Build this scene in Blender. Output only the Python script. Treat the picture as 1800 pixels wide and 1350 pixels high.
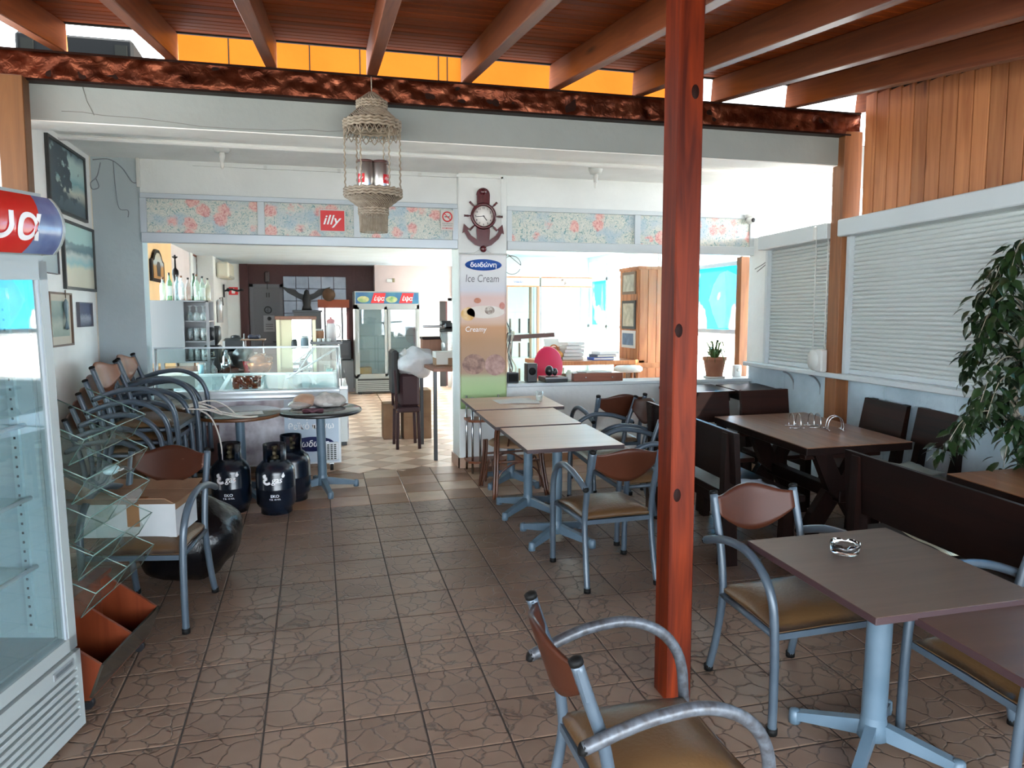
import bpy, bmesh, math, random
from mathutils import Matrix, Vector
R=math.radians; PI=math.pi
random.seed(7)
for o in list(bpy.data.objects): bpy.data.objects.remove(o)
sc=bpy.context.scene; COL=sc.collection

# ---------------------------------------------------------------- camera, sky, sun, exposure
cam=bpy.data.cameras.new('camera'); cam.sensor_width=36; cam.lens=26.8; cam.clip_start=.05; cam.clip_end=300
co=bpy.data.objects.new('camera',cam); COL.objects.link(co)
co.location=(0,0,1.85); co.rotation_euler=(R(90-5.245),0,R(-14.58)); sc.camera=co
sc.view_settings.view_transform='Standard'; sc.view_settings.look='None'; sc.view_settings.gamma=1
sc.view_settings.use_curve_mapping=False
sc.view_settings.exposure=3.92
wd=bpy.data.worlds.new('sky'); sc.world=wd; wd.use_nodes=True
wn=wd.node_tree; bg=wn.nodes['Background']
bg.inputs[0].default_value=(.79,.90,1,1); bg.inputs[1].default_value=1.25
sun=bpy.data.lights.new('sun','SUN'); sun.energy=6.5; sun.angle=R(.6); sun.color=(1,.93,.82)
so=bpy.data.objects.new('sun',sun); COL.objects.link(so); so.location=(8,-4,9)
so.rotation_euler=Vector((.60,.05,.80)).to_track_quat('Z','Y').to_euler()
sc.cycles.max_bounces=10; sc.cycles.diffuse_bounces=6; sc.cycles.glossy_bounces=4
sc.cycles.transmission_bounces=6; sc.cycles.transparent_max_bounces=24
sc.cycles.use_denoising=True; sc.cycles.caustics_reflective=False; sc.cycles.caustics_refractive=False
sc.cycles.sample_clamp_indirect=6

# ---------------------------------------------------------------- frames
# the terrace floor climbs about 2.5 degrees towards the house; FLM maps terrace coordinates to world
FLM=Matrix(((0.9999282,0.0044561,-0.0111209,0),(-0.0049278,0.9990734,-0.042756,0),(0.01092,0.0428077,0.9990237,0),(0,0,0,1)))
FLM=Matrix.Translation((0,0,1.85))@FLM@Matrix.Translation((0,0,-1.85))
ZI=.325                                                       # level floor inside the house

# ---------------------------------------------------------------- helpers
def tag(o,label=None,cat=None,group=None,kind=None):
    if label: o['label']=label
    if cat: o['category']=cat
    if group: o['group']=group
    if kind: o['kind']=kind
    return o
def floor_at(o,u,v,w=0,rz=0): o.matrix_world=FLM@Matrix.Translation((u,v,w))@Matrix.Rotation(rz,4,'Z'); return o
def thing(name,label,cat,loc=(0,0,0),rz=0,group=None,terrace=False):
    o=bpy.data.objects.new(name,None); COL.objects.link(o); o.empty_display_size=.1
    if terrace: floor_at(o,loc[0],loc[1],loc[2] if len(loc)>2 else 0,rz)
    else: o.matrix_world=Matrix.Translation(loc)@Matrix.Rotation(rz,4,'Z')
    return tag(o,label,cat,group)
def link(name,mesh,parent=None):
    o=bpy.data.objects.new(name,mesh); COL.objects.link(o)
    if parent: o.parent=parent
    return o
def kids(o): return [c for c in ALLKIDS.get(o.name,[])] 
def copy_tree(o,parent=None):
    c=o.copy(); COL.objects.link(c); c.parent=parent
    if parent is not None: c.matrix_parent_inverse=o.matrix_parent_inverse.copy()
    for ch in list(o.children): copy_tree(ch,c)
    return c
class MB:
    def __init__(s): s.bm=bmesh.new()
    def _m(s,verts,mat):
        if mat is not None: bmesh.ops.transform(s.bm,matrix=mat,verts=verts)
        return s
    def box(s,x0,x1,y0,y1,z0,z1,m=None,bev=0):
        r=bmesh.ops.create_cube(s.bm,size=1); v=r['verts']
        for w in v: w.co=Vector((x0+(w.co.x+.5)*(x1-x0),y0+(w.co.y+.5)*(y1-y0),z0+(w.co.z+.5)*(z1-z0)))
        if bev:
            es=list({e for w in v for e in w.link_edges})
            rr=bmesh.ops.bevel(s.bm,geom=es,offset=bev,segments=1,affect='EDGES',profile=.5); v=list({w for f in rr['faces'] for w in f.verts}|{w for w in v if w.is_valid})
        return s._m(v,m)
    def tube(s,pts,r,n=10,m=None,caps=True,flat=1.0):
        pts=[Vector(p) for p in pts]; rings=[]; nv=[]
        rr=r if isinstance(r,(list,tuple)) else [r]*len(pts)
        up=None
        for i,p in enumerate(pts):
            a=pts[max(i-1,0)]; b=pts[min(i+1,len(pts)-1)]; t=(b-a)
            if t.length<1e-9: t=Vector((0,0,1))
            t.normalize()
            if up is None:
                up=Vector((0,0,1)) if abs(t.z)<.9 else Vector((1,0,0))
            sx=t.cross(up).normalized(); sy=sx.cross(t).normalized(); up=sy
            ring=[]
            for k in range(n):
                an=2*PI*k/n
                ring.append(s.bm.verts.new(p+sx*math.cos(an)*rr[i]+sy*math.sin(an)*rr[i]*flat))
            rings.append(ring); nv+=ring
        for a,b in zip(rings,rings[1:]):
            for k in range(n):
                f=s.bm.faces.new((a[k],a[(k+1)%n],b[(k+1)%n],b[k])); f.smooth=True
        if caps:
            s.bm.faces.new(rings[0][::-1]); s.bm.faces.new(rings[-1])
        return s._m(nv,m)
    def lathe(s,prof,n=20,m=None,smooth=True,a0=0,a1=2*PI):
        full=abs(a1-a0-2*PI)<1e-6; k=n if full else n+1; rings=[]; nv=[]
        for r,z in prof:
            if r<1e-6 and full:
                v=s.bm.verts.new((0,0,z)); rings.append([v]); nv.append(v); continue
            ring=[s.bm.verts.new((r*math.cos(a0+(a1-a0)*i/n),r*math.sin(a0+(a1-a0)*i/n),z)) for i in range(k)]
            rings.append(ring); nv+=ring
        for a,b in zip(rings,rings[1:]):
            for i in range(n):
                j=(i+1)%k
                try:
                    if len(a)==1 and len(b)==1: continue
                    if len(a)==1: f=s.bm.faces.new((a[0],b[j],b[i]))
                    elif len(b)==1: f=s.bm.faces.new((a[i],a[j],b[0]))
                    else: f=s.bm.faces.new((a[i],a[j],b[j],b[i]))
                    f.smooth=smooth
                except ValueError: pass
        return s._m(nv,m)
    def prism(s,poly,d0,d1,axis='y',m=None):
        def P(a,b,d): return {'y':(a,d,b),'x':(d,a,b),'z':(a,b,d)}[axis]
        A=[s.bm.verts.new(P(a,b,d0)) for a,b in poly]; B=[s.bm.verts.new(P(a,b,d1)) for a,b in poly]
        s.bm.faces.new(A); s.bm.faces.new(B[::-1]); n=len(poly)
        for i in range(n): s.bm.faces.new((A[i],B[i],B[(i+1)%n],A[(i+1)%n]))
        return s._m(A+B,m)
    def ball(s,c,r,sx=1,sy=1,sz=1,n=12,m=None):
        q=bmesh.ops.create_uvsphere(s.bm,u_segments=n,v_segments=max(6,n*2//3),radius=r); v=q['verts']
        for w in v:
            w.co=Vector((w.co.x*sx+c[0],w.co.y*sy+c[1],w.co.z*sz+c[2]))
            for f in w.link_faces: f.smooth=True
        return s._m(v,m)
    def grid(s,f,nu,nv,m=None,smooth=True,wrap=False):
        V=[[s.bm.verts.new(f(i/nu,j/nv)) for i in range(nu+1)] for j in range(nv+1)]
        for j in range(nv):
            for i in range(nu):
                q=s.bm.faces.new((V[j][i],V[j][i+1],V[j+1][i+1],V[j+1][i])); q.smooth=smooth
        return s._m([v for r in V for v in r],m)
    def quad(s,a,b,c,d):
        s.bm.faces.new([s.bm.verts.new(p) for p in (a,b,c,d)]); return s
    def mesh(s,name,mat):
        bmesh.ops.recalc_face_normals(s.bm,faces=s.bm.faces)
        me=bpy.data.meshes.new(name); s.bm.to_mesh(me); s.bm.free()
        if mat: me.materials.append(mat)
        return me
    def obj(s,name,mat,parent=None,loc=None,rot=None,solid=0,sub=0):
        o=link(name,s.mesh(name,mat),parent)
        if loc: o.location=loc
        if rot: o.rotation_euler=rot
        if solid:
            md=o.modifiers.new('s','SOLIDIFY'); md.thickness=solid; md.offset=0
        if sub:
            md=o.modifiers.new('b','SUBSURF'); md.levels=sub; md.render_levels=sub
        return o
def T(x=0,y=0,z=0): return Matrix.Translation((x,y,z))
def RX(a): return Matrix.Rotation(R(a),4,'X')
def RY(a): return Matrix.Rotation(R(a),4,'Y')
def RZ(a): return Matrix.Rotation(R(a),4,'Z')
def arc(cx,cz,r,a0,a1,n,y=0):
    return [(cx+r*math.cos(R(a0+(a1-a0)*i/n)),y,cz+r*math.sin(R(a0+(a1-a0)*i/n))) for i in range(n+1)]
def smooth_path(pts,n=6):
    P=[Vector(p) for p in pts]; out=[]
    for i in range(len(P)-1):
        p0=P[max(i-1,0)];p1=P[i];p2=P[i+1];p3=P[min(i+2,len(P)-1)]
        for k in range(n):
            t=k/n
            out.append(.5*((2*p1)+(p2-p0)*t+(2*p0-5*p1+4*p2-p3)*t*t+(3*p1-p0-3*p2+p3)*t**3))
    out.append(P[-1]); return out
def text_mesh(body,h,mat,width=None,shear=0,bold=0,ext=.0008,name='lettering'):
    cu=bpy.data.curves.new('txt','FONT'); cu.body=body; cu.size=1; cu.align_x='LEFT'; cu.shear=shear; cu.offset=bold; cu.resolution_u=3
    o=bpy.data.objects.new('txt',cu); me=bpy.data.meshes.new_from_object(o)
    bpy.data.objects.remove(o); bpy.data.curves.remove(cu)
    xs=[v.co.x for v in me.vertices] or [0,1]; ys=[v.co.y for v in me.vertices] or [0,1]
    x0,x1,y0,y1=min(xs),max(xs),min(ys),max(ys); s=h/(y1-y0); sx=s if width is None else width/(x1-x0)
    for v in me.vertices: v.co=Vector(((v.co.x-(x0+x1)/2)*sx,(v.co.y-(y0+y1)/2)*s,0))
    me.materials.clear(); me.materials.append(mat); me.name=name
    return me
def text_on(body,h,mat,parent,loc,rot=(PI/2,0,0),width=None,shear=0,bold=0,name='lettering'):
    """flat lettering that faces local -y by default"""
    o=link(name,text_mesh(body,h,mat,width,shear,bold),parent); o.location=loc; o.rotation_euler=rot; return o
def wrap_cyl(me,r):
    """bend a flat mesh lying in the xy plane round a vertical cylinder of radius r (faces -y)"""
    for v in me.vertices:
        a=v.co.x/r; z=v.co.y; v.co=Vector((r*math.sin(a),-r*math.cos(a),z))
    return me

# ---------------------------------------------------------------- materials
MATS={}
def nm(name):
    m=bpy.data.materials.new(name); m.use_nodes=True; nt=m.node_tree
    return m,nt,nt.nodes['Principled BSDF']
def L(nt,a,ao,b,bi): nt.links.new(a.outputs[ao],b.inputs[bi])
def N(nt,t,**k):
    n=nt.nodes.new(t)
    for a,b in k.items(): setattr(n,a,b)
    return n
def ramp(nt,stops):
    r=nt.nodes.new('ShaderNodeValToRGB'); e=r.color_ramp.elements
    while len(e)<len(stops): e.new(.5)
    for i,(p,c) in enumerate(stops): e[i].position=p; e[i].color=(c[0],c[1],c[2],1)
    return r
def coords(nt,scale=(1,1,1),rot=(0,0,0),kind='Object'):
    tc=N(nt,'ShaderNodeTexCoord'); mp=N(nt,'ShaderNodeMapping'); mp.inputs['Scale'].default_value=scale; mp.inputs['Rotation'].default_value=rot
    L(nt,tc,kind,mp,'Vector'); return mp
def flat(name,c,rough=.5,metal=0,spec=.5,coat=0,emit=0):
    if name in MATS: return MATS[name]
    m,nt,b=nm(name); b.inputs['Base Color'].default_value=(*c,1); b.inputs['Roughness'].default_value=rough
    b.inputs['Metallic'].default_value=metal; b.inputs['Specular IOR Level'].default_value=spec; b.inputs['Coat Weight'].default_value=coat
    MATS[name]=m; return m
def mottled(name,c1,c2,scale=4,rough=.6,bump=0,bscale=30,metal=0,spec=.4,detail=4,kind='Object',stretch=(1,1,1)):
    if name in MATS: return MATS[name]
    m,nt,b=nm(name); mp=coords(nt,stretch,kind=kind)
    n=N(nt,'ShaderNodeTexNoise'); n.inputs['Scale'].default_value=scale; n.inputs['Detail'].default_value=detail
    r=ramp(nt,[(.3,c1),(.7,c2)]); L(nt,mp,0,n,'Vector'); L(nt,n,'Fac',r,'Fac'); L(nt,r,0,b,'Base Color')
    b.inputs['Roughness'].default_value=rough; b.inputs['Metallic'].default_value=metal; b.inputs['Specular IOR Level'].default_value=spec
    if bump:
        n2=N(nt,'ShaderNodeTexNoise'); n2.inputs['Scale'].default_value=bscale; n2.inputs['Detail'].default_value=6
        bp=N(nt,'ShaderNodeBump'); bp.inputs['Strength'].default_value=bump; bp.inputs['Distance'].default_value=.02
        L(nt,mp,0,n2,'Vector'); L(nt,n2,'Fac',bp,'Height'); L(nt,bp,0,b,'Normal')
    MATS[name]=m; return m
def wood(name,c1,c2,axis='x',scale=1.0,rough=.45,knots=True,coat=0,vary=.25,kind='Object',spec=.5):
    """grain runs along axis; every object gets its own offset and tone"""
    if name in MATS: return MATS[name]
    m,nt,b=nm(name)
    st={'x':(.6,9,9),'y':(9,.6,9),'z':(9,9,.6)}[axis]
    mp=coords(nt,tuple(s*scale for s in st),kind=kind)
    oi=N(nt,'ShaderNodeObjectInfo'); ad=N(nt,'ShaderNodeVectorMath',operation='ADD'); mu=N(nt,'ShaderNodeMath',operation='MULTIPLY'); mu.inputs[1].default_value=37
    L(nt,oi,'Random',mu,0); L(nt,mp,0,ad,0); L(nt,mu,0,ad,1)
    n=N(nt,'ShaderNodeTexNoise'); n.inputs['Scale'].default_value=2.2; n.inputs['Detail'].default_value=7; n.inputs['Distortion'].default_value=1.2
    L(nt,ad,0,n,'Vector')
    r=ramp(nt,[(.3,c1),(.52,tuple((a+d)/2 for a,d in zip(c1,c2))),(.72,c2)]); L(nt,n,'Fac',r,'Fac')
    hs=N(nt,'ShaderNodeHueSaturation'); mr=N(nt,'ShaderNodeMapRange'); mr.inputs[3].default_value=1-vary; mr.inputs[4].default_value=1+vary
    L(nt,oi,'Random',mr,0); L(nt,mr,0,hs,'Value'); L(nt,r,0,hs,'Color'); last=hs
    if knots:
        st2={'x':(1.1,6,6),'y':(6,1.1,6),'z':(6,6,1.1)}[axis]
        mp2=coords(nt,st2,kind=kind); ad2=N(nt,'ShaderNodeVectorMath',operation='ADD'); L(nt,mp2,0,ad2,0); L(nt,mu,0,ad2,1)
        v=N(nt,'ShaderNodeTexVoronoi'); v.inputs['Scale'].default_value=.9; L(nt,ad2,0,v,'Vector')
        kr=ramp(nt,[(.03,(1,1,1)),(.13,(0,0,0))]); L(nt,v,'Distance',kr,'Fac')
        mx=N(nt,'ShaderNodeMix',data_type='RGBA'); mx.inputs[7].default_value=(c1[0]*.35,c1[1]*.3,c1[2]*.3,1)
        L(nt,kr,0,mx,0); L(nt,hs,0,mx,6); nt.links.new(mx.outputs[2],b.inputs['Base Color'])
    else: L(nt,hs,0,b,'Base Color')
    bp=N(nt,'ShaderNodeBump'); bp.inputs['Strength'].default_value=.12; bp.inputs['Distance'].default_value=.004; L(nt,n,'Fac',bp,'Height'); L(nt,bp,0,b,'Normal')
    b.inputs['Roughness'].default_value=rough; b.inputs['Coat Weight'].default_value=coat; b.inputs['Coat Roughness'].default_value=.2; b.inputs['Specular IOR Level'].default_value=spec
    MATS[name]=m; return m
def glass(name,tint=(.9,.96,.95),refl=1.0,rough=.02,body=0.0,bodycol=(.8,.9,.9)):
    if name in MATS: return MATS[name]
    m=bpy.data.materials.new(name); m.use_nodes=True; nt=m.node_tree; nt.nodes.clear()
    out=N(nt,'ShaderNodeOutputMaterial'); tr=N(nt,'ShaderNodeBsdfTransparent'); tr.inputs[0].default_value=(*tint,1)
    gl=N(nt,'ShaderNodeBsdfGlossy'); gl.inputs['Roughness'].default_value=rough
    fr=N(nt,'ShaderNodeFresnel'); fr.inputs[0].default_value=1.5
    mu=N(nt,'ShaderNodeMath',operation='MULTIPLY'); mu.inputs[1].default_value=refl; mu.use_clamp=True; L(nt,fr,0,mu,0)
    ge=N(nt,'ShaderNodeNewGeometry'); iv=N(nt,'ShaderNodeMath',operation='SUBTRACT'); iv.inputs[0].default_value=1; nt.links.new(ge.outputs['Backfacing'],iv.inputs[1]); m0=N(nt,'ShaderNodeMath',operation='MULTIPLY'); L(nt,mu,0,m0,0); L(nt,iv,0,m0,1); mu=m0
    mx=N(nt,'ShaderNodeMixShader'); L(nt,mu,0,mx,0)
    if body:
        df=N(nt,'ShaderNodeBsdfDiffuse'); df.inputs[0].default_value=(*bodycol,1); m2=N(nt,'ShaderNodeMixShader'); m2.inputs[0].default_value=body
        L(nt,tr,0,m2,1); L(nt,df,0,m2,2); L(nt,m2,0,mx,1)
    else: L(nt,tr,0,mx,1)
    L(nt,gl,0,mx,2); L(nt,mx,0,out,0)
    MATS[name]=m; return m
def film(name,c,c2=None,scale=3,trans=.75,thr=.52):
    """printed film or curtain that lets daylight through"""
    if name in MATS: return MATS[name]
    m=bpy.data.materials.new(name); m.use_nodes=True; nt=m.node_tree; nt.nodes.clear()
    out=N(nt,'ShaderNodeOutputMaterial'); t=N(nt,'ShaderNodeBsdfTranslucent'); d=N(nt,'ShaderNodeBsdfDiffuse'); mx=N(nt,'ShaderNodeMixShader'); mx.inputs[0].default_value=trans
    if c2 is not None:
        mp=coords(nt,(1,1,.6)); n=N(nt,'ShaderNodeTexNoise'); n.inputs['Scale'].default_value=scale; n.inputs['Detail'].default_value=3
        r=ramp(nt,[(thr-.02,c),(thr+.02,c2)]); L(nt,mp,0,n,'Vector'); L(nt,n,'Fac',r,'Fac'); L(nt,r,0,t,0); L(nt,r,0,d,0)
    else:
        t.inputs[0].default_value=(*c,1); d.inputs[0].default_value=(*c,1)
    L(nt,d,0,mx,1); L(nt,t,0,mx,2); L(nt,mx,0,out,0); MATS[name]=m; return m
# ---------------------------------------------------------------- colours in use
def paint(name,c,stain=.06,rough=.7,bump=.15,bscale=22):
    return mottled(name,tuple(v*(1-stain) for v in c),tuple(min(1,v*(1+stain)) for v in c),2.2,rough,bump,bscale,spec=.25)
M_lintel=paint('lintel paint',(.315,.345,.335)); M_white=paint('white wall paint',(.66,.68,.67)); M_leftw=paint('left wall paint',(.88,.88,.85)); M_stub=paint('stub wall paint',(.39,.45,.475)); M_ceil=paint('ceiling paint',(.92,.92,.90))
M_inner=paint('interior white',(.78,.80,.80)); M_iceil=paint('interior ceiling',(.56,.68,.76)); M_pink=paint('pink wall',(.68,.50,.47)); M_orange=paint('peach wall',(.78,.50,.26))  # house ceiling: the blue tint stands for cool light on white paint
M_mauve=paint('mauve wall',(.52,.43,.41)); M_maroon=paint('maroon panel',(.060,.022,.022),rough=.45)
M_alu=flat('white aluminium',(.50,.55,.57),.35,.0); M_alugrey=flat('grey aluminium',(.40,.45,.49),.35,.3)
M_rafter=wood('rafter pine',(.105,.020,.004),(.19,.050,.012),'y',1,.5,coat=.1)
M_plank=wood('ceiling pine',(.18,.032,.005),(.25,.052,.010),'x',1,.65,coat=0,vary=.3,spec=.08)
M_panel=wood('panelling pine',(.32,.105,.034),(.50,.20,.075),'z',.8,.5,coat=.1,vary=.2)
M_post=wood('red varnished post',(.040,.004,.001),(.165,.020,.003),'z',.9,.5,coat=.0,spec=.15,vary=.02)
M_postR=wood('orange post',(.15,.048,.011),(.27,.10,.032),'z',.8,.5,vary=.05)
M_dark=flat('black gap',(.012,.011,.010),.8)
M_black=flat('black plastic',(.012,.012,.014),.35); M_chrome=flat('chrome',(.42,.43,.45),.12,1); M_steel=flat('brushed steel',(.22,.215,.22),.34,.9)
M_tube=mottled('blue grey enamel',(.045,.065,.088),(.075,.100,.125),6,.33,metal=.15,spec=.45)
M_tubeworn=mottled('worn grey enamel',(.035,.033,.036),(.10,.115,.135),14,.38,metal=.2,spec=.45,stretch=(1,3,3))
M_pole=mottled('table pole enamel',(.075,.12,.16),(.105,.155,.20),5,.36,metal=.05)
M_vinyl=mottled('tan vinyl',(.072,.036,.013),(.115,.062,.026),2.5,.34,.12,60,spec=.5)
M_rubber=flat('black rubber',(.004,.004,.004),.6,spec=.15)
M_laminate=wood('grey oak laminate',(.068,.044,.030),(.098,.066,.046),'x',.5,.36,knots=False,vary=.05,kind='Generated')
M_lampale=wood('pale laminate',(.48,.31,.225),(.58,.385,.29),'x',.5,.36,knots=False,vary=.04)
M_lamedge=flat('purple brown edging',(.035,.017,.019),.45); M_lamred=wood('walnut laminate',(.045,.020,.011),(.075,.036,.021),'x',.5,.34,knots=False,vary=.03)
M_dwood=wood('dark stained wood',(.0035,.0012,.0010),(.009,.003,.002),'y',.8,.45,knots=False,coat=0,spec=.16,vary=.1)
M_dwoodx=wood('dark stained wood x',(.006,.0018,.0012),(.021,.0055,.003),'x',.8,.45,knots=False,coat=0,spec=.16,vary=.12)
M_dwoodz=wood('dark stained wood z',(.004,.0014,.0010),(.011,.0036,.0024),'z',.8,.45,knots=False,coat=0,spec=.16,vary=.1)
M_ttop=wood('brown plank tabletop',(.15,.062,.028),(.27,.125,.062),'y',.6,.30,knots=False,coat=.1,vary=.06)
M_glass=glass('clear glass'); M_gglass=glass('green edged glass',(.955,.98,.97),.7,body=.006,bodycol=(.45,.62,.56)); M_fglass=glass('fridge glass',(.90,.96,.97),2.4,body=.04,bodycol=(.55,.75,.82))
M_card=mottled('cardboard',(.21,.115,.062),(.28,.165,.095),6,.8); M_paper=flat('paper',(.55,.53,.50),.8); M_wplast=flat('white plastic',(.55,.56,.54),.4)
M_red=flat('sign red',(.62,.015,.02),.4); M_blue=flat('sign blue',(.02,.09,.38),.4); M_whiteink=flat('white ink',(.85,.85,.85),.5); M_blackink=flat('black ink',(.015,.015,.018),.6)
M_greyink=flat('grey ink',(.16,.17,.19),.6)

def copper():
    m,nt,b=nm('embossed copper'); mp=coords(nt)
    n=N(nt,'ShaderNodeTexNoise'); n.inputs['Scale'].default_value=9; n.inputs['Detail'].default_value=5
    r=ramp(nt,[(.25,(.035,.007,.003)),(.55,(.13,.034,.016)),(.8,(.34,.12,.065))]); L(nt,mp,0,n,'Vector'); L(nt,n,'Fac',r,'Fac'); L(nt,r,0,b,'Base Color')
    b.inputs['Metallic'].default_value=.85; b.inputs['Roughness'].default_value=.33
    n2=N(nt,'ShaderNodeTexNoise'); n2.inputs['Scale'].default_value=17; n2.inputs['Detail'].default_value=4; n2.inputs['Distortion'].default_value=1.5
    bp=N(nt,'ShaderNodeBump'); bp.inputs['Strength'].default_value=.3; bp.inputs['Distance'].default_value=.02; L(nt,mp,0,n2,'Vector'); L(nt,n2,'Fac',bp,'Height'); L(nt,bp,0,b,'Normal'); return m
M_copper=copper()
def tile_mat(name,c1,c2,crack,rough=.36,amount=.8):
    m,nt,b=nm(name); ge=N(nt,'ShaderNodeNewGeometry'); oi=N(nt,'ShaderNodeObjectInfo')
    n=N(nt,'ShaderNodeTexNoise'); n.inputs['Scale'].default_value=3.5; n.inputs['Detail'].default_value=6; L(nt,ge,'Position',n,'Vector')
    r=ramp(nt,[(.3,c1),(.7,c2)]); L(nt,n,'Fac',r,'Fac')
    hs=N(nt,'ShaderNodeHueSaturation'); mr=N(nt,'ShaderNodeMapRange'); mr.inputs[3].default_value=.88; mr.inputs[4].default_value=1.12; L(nt,oi,'Random',mr,0); L(nt,mr,0,hs,'Value'); L(nt,r,0,hs,'Color')
    nd=N(nt,'ShaderNodeTexNoise'); nd.inputs['Scale'].default_value=9; nd.inputs['Detail'].default_value=3; L(nt,ge,'Position',nd,'Vector')
    vm=N(nt,'ShaderNodeVectorMath',operation='MULTIPLY_ADD'); vm.inputs[1].default_value=(.09,.09,.09); L(nt,nd,'Color',vm,0); L(nt,ge,'Position',vm,2)
    v=N(nt,'ShaderNodeTexVoronoi',feature='DISTANCE_TO_EDGE'); v.inputs['Scale'].default_value=9.5; L(nt,vm,0,v,'Vector')
    cr=ramp(nt,[(.0,(0,0,0)),(.045,(1,1,1))]); L(nt,v,'Distance',cr,'Fac')
    mx=N(nt,'ShaderNodeMix',data_type='RGBA'); mx.inputs[6].default_value=(*crack,1)
    m2=N(nt,'ShaderNodeMapRange'); m2.inputs[3].default_value=1-amount; m2.inputs[4].default_value=1; L(nt,cr,0,m2,0); L(nt,m2,0,mx,0); L(nt,hs,0,mx,7); nt.links.new(mx.outputs[2],b.inputs['Base Color'])
    bp=N(nt,'ShaderNodeBump'); bp.inputs['Strength'].default_value=.5; bp.inputs['Distance'].default_value=.006; L(nt,cr,0,bp,'Height'); L(nt,bp,0,b,'Normal')
    b.inputs['Roughness'].default_value=rough; return m
M_tile=tile_mat('embossed brown tile',(.155,.096,.066),(.21,.137,.096),(.060,.040,.028))
M_grout=flat('dark grout',(.035,.027,.022),.9)
def plain_tile(name,c):
    return mottled(name,tuple(v*.85 for v in c),tuple(v*1.12 for v in c),5,.33,kind='Object')
M_tb=[plain_tile('beige tile',(.46,.325,.225)),plain_tile('brown tile',(.27,.145,.08)),plain_tile('pinkish tile',(.40,.255,.18))]
M_td=[plain_tile('pale diamond tile',(.78,.59,.46)),plain_tile('brown diamond tile',(.52,.33,.22))]
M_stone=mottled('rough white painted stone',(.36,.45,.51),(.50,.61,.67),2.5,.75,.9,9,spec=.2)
def floral():
    m,nt,b=nm('floral film'); mp=coords(nt,(1,1,1))
    n0=N(nt,'ShaderNodeTexNoise'); n0.inputs['Scale'].default_value=26; n0.inputs['Detail'].default_value=3; n0.inputs['Distortion'].default_value=2.2; L(nt,mp,0,n0,'Vector')
    r=ramp(nt,[(.30,(.12,.24,.24)),(.39,(.34,.44,.43)),(.48,(.58,.59,.52)),(.55,(.62,.62,.56)),(.64,(.38,.45,.40)),(.76,(.22,.34,.38))]); L(nt,n0,'Fac',r,'Fac')
    n3=N(nt,'ShaderNodeTexNoise'); n3.inputs['Scale'].default_value=4.2; n3.inputs['Detail'].default_value=2; L(nt,mp,0,n3,'Vector')
    c3=ramp(nt,[(.50,(0,0,0)),(.62,(.6,.6,.6))]); L(nt,n3,'Fac',c3,'Fac'); m3=N(nt,'ShaderNodeMix',data_type='RGBA'); m3.inputs[7].default_value=(.32,.45,.56,1); L(nt,c3,0,m3,0); L(nt,r,0,m3,6)
    nd=N(nt,'ShaderNodeTexNoise'); nd.inputs['Scale'].default_value=30; nd.inputs['Detail'].default_value=2; L(nt,mp,0,nd,'Vector')
    vm=N(nt,'ShaderNodeVectorMath',operation='MULTIPLY_ADD'); vm.inputs[1].default_value=(.05,.05,.05); L(nt,nd,'Color',vm,0); L(nt,mp,0,vm,2)
    v=N(nt,'ShaderNodeTexVoronoi'); v.inputs['Scale'].default_value=7.2; L(nt,vm,0,v,'Vector')
    sp=N(nt,'ShaderNodeSeparateColor'); L(nt,v,'Color',sp,0)
    pick=N(nt,'ShaderNodeMath',operation='GREATER_THAN'); pick.inputs[1].default_value=.45; L(nt,sp,0,pick,0)
    dr=ramp(nt,[(.36,(.9,.9,.9)),(.50,(0,0,0))]); L(nt,v,'Distance',dr,'Fac')
    mu=N(nt,'ShaderNodeMath',operation='MULTIPLY'); L(nt,dr,0,mu,0); L(nt,pick,0,mu,1)
    pr=ramp(nt,[(.35,(.55,.20,.19)),(.55,(.72,.40,.36)),(.7,(.74,.52,.42))]); L(nt,n0,'Fac',pr,'Fac')
    mx=N(nt,'ShaderNodeMix',data_type='RGBA'); L(nt,mu,0,mx,0); nt.links.new(m3.outputs[2],mx.inputs[6]); L(nt,pr,0,mx,7)
    nt.links.new(mx.outputs[2],b.inputs['Base Color']); b.inputs['Roughness'].default_value=.25; return m
M_floral=floral()

# ---------------------------------------------------------------- large structure
def struct(name,mb,mat,parent=None,mtx=None,label=None):
    o=mb.obj(name,mat,parent)
    if parent is None: o['kind']='structure'
    if mtx is not None: o.matrix_world=mtx
    if label: o['label']=label
    return o
def rotw(x,y,z,deg): return T(x,y,z)@RZ(deg)
gr=struct('ground',MB().box(-60,60,-60,60,-.6,-.5),mottled('dark paving',(.17,.165,.155),(.22,.215,.20),.4,.9),label='grey paved ground outside the terrace')
struct('bounce_pavement',MB().box(5.2,30,6.5,30,-.5,-.44).box(-30,-2.4,7.7,30,-.5,-.44),mottled('pale concrete',(.50,.49,.46),(.58,.57,.54),.4,.9),gr)  # pale paving added to bounce daylight up into the house

# terrace floor and its tiles
fl=struct('floor',MB().box(-3.2,5.2,-3,7.39,-.3,-.0032),M_grout,label='sloping terrace floor of brown embossed tiles with dark joints'); fl.matrix_world=FLM
def tile_mesh(name,w,d,mat,h=.0035):
    mb=MB(); b=.004; x,y=w/2,d/2
    lo=[(-x,-y),(x,-y),(x,y),(-x,y)]; hi=[(-x+b,-y+b),(x-b,-y+b),(x-b,y-b),(-x+b,y-b)]
    A=[mb.bm.verts.new((p[0],p[1],-h)) for p in lo]; B=[mb.bm.verts.new((p[0],p[1],-.0018)) for p in lo]; Cc=[mb.bm.verts.new((p[0],p[1],0)) for p in hi]
    for i in range(4):
        j=(i+1)%4; mb.bm.faces.new((A[i],A[j],B[j],B[i])); mb.bm.faces.new((B[i],B[j],Cc[j],Cc[i]))
    mb.bm.faces.new(Cc); return mb.mesh(name,mat)
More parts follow.
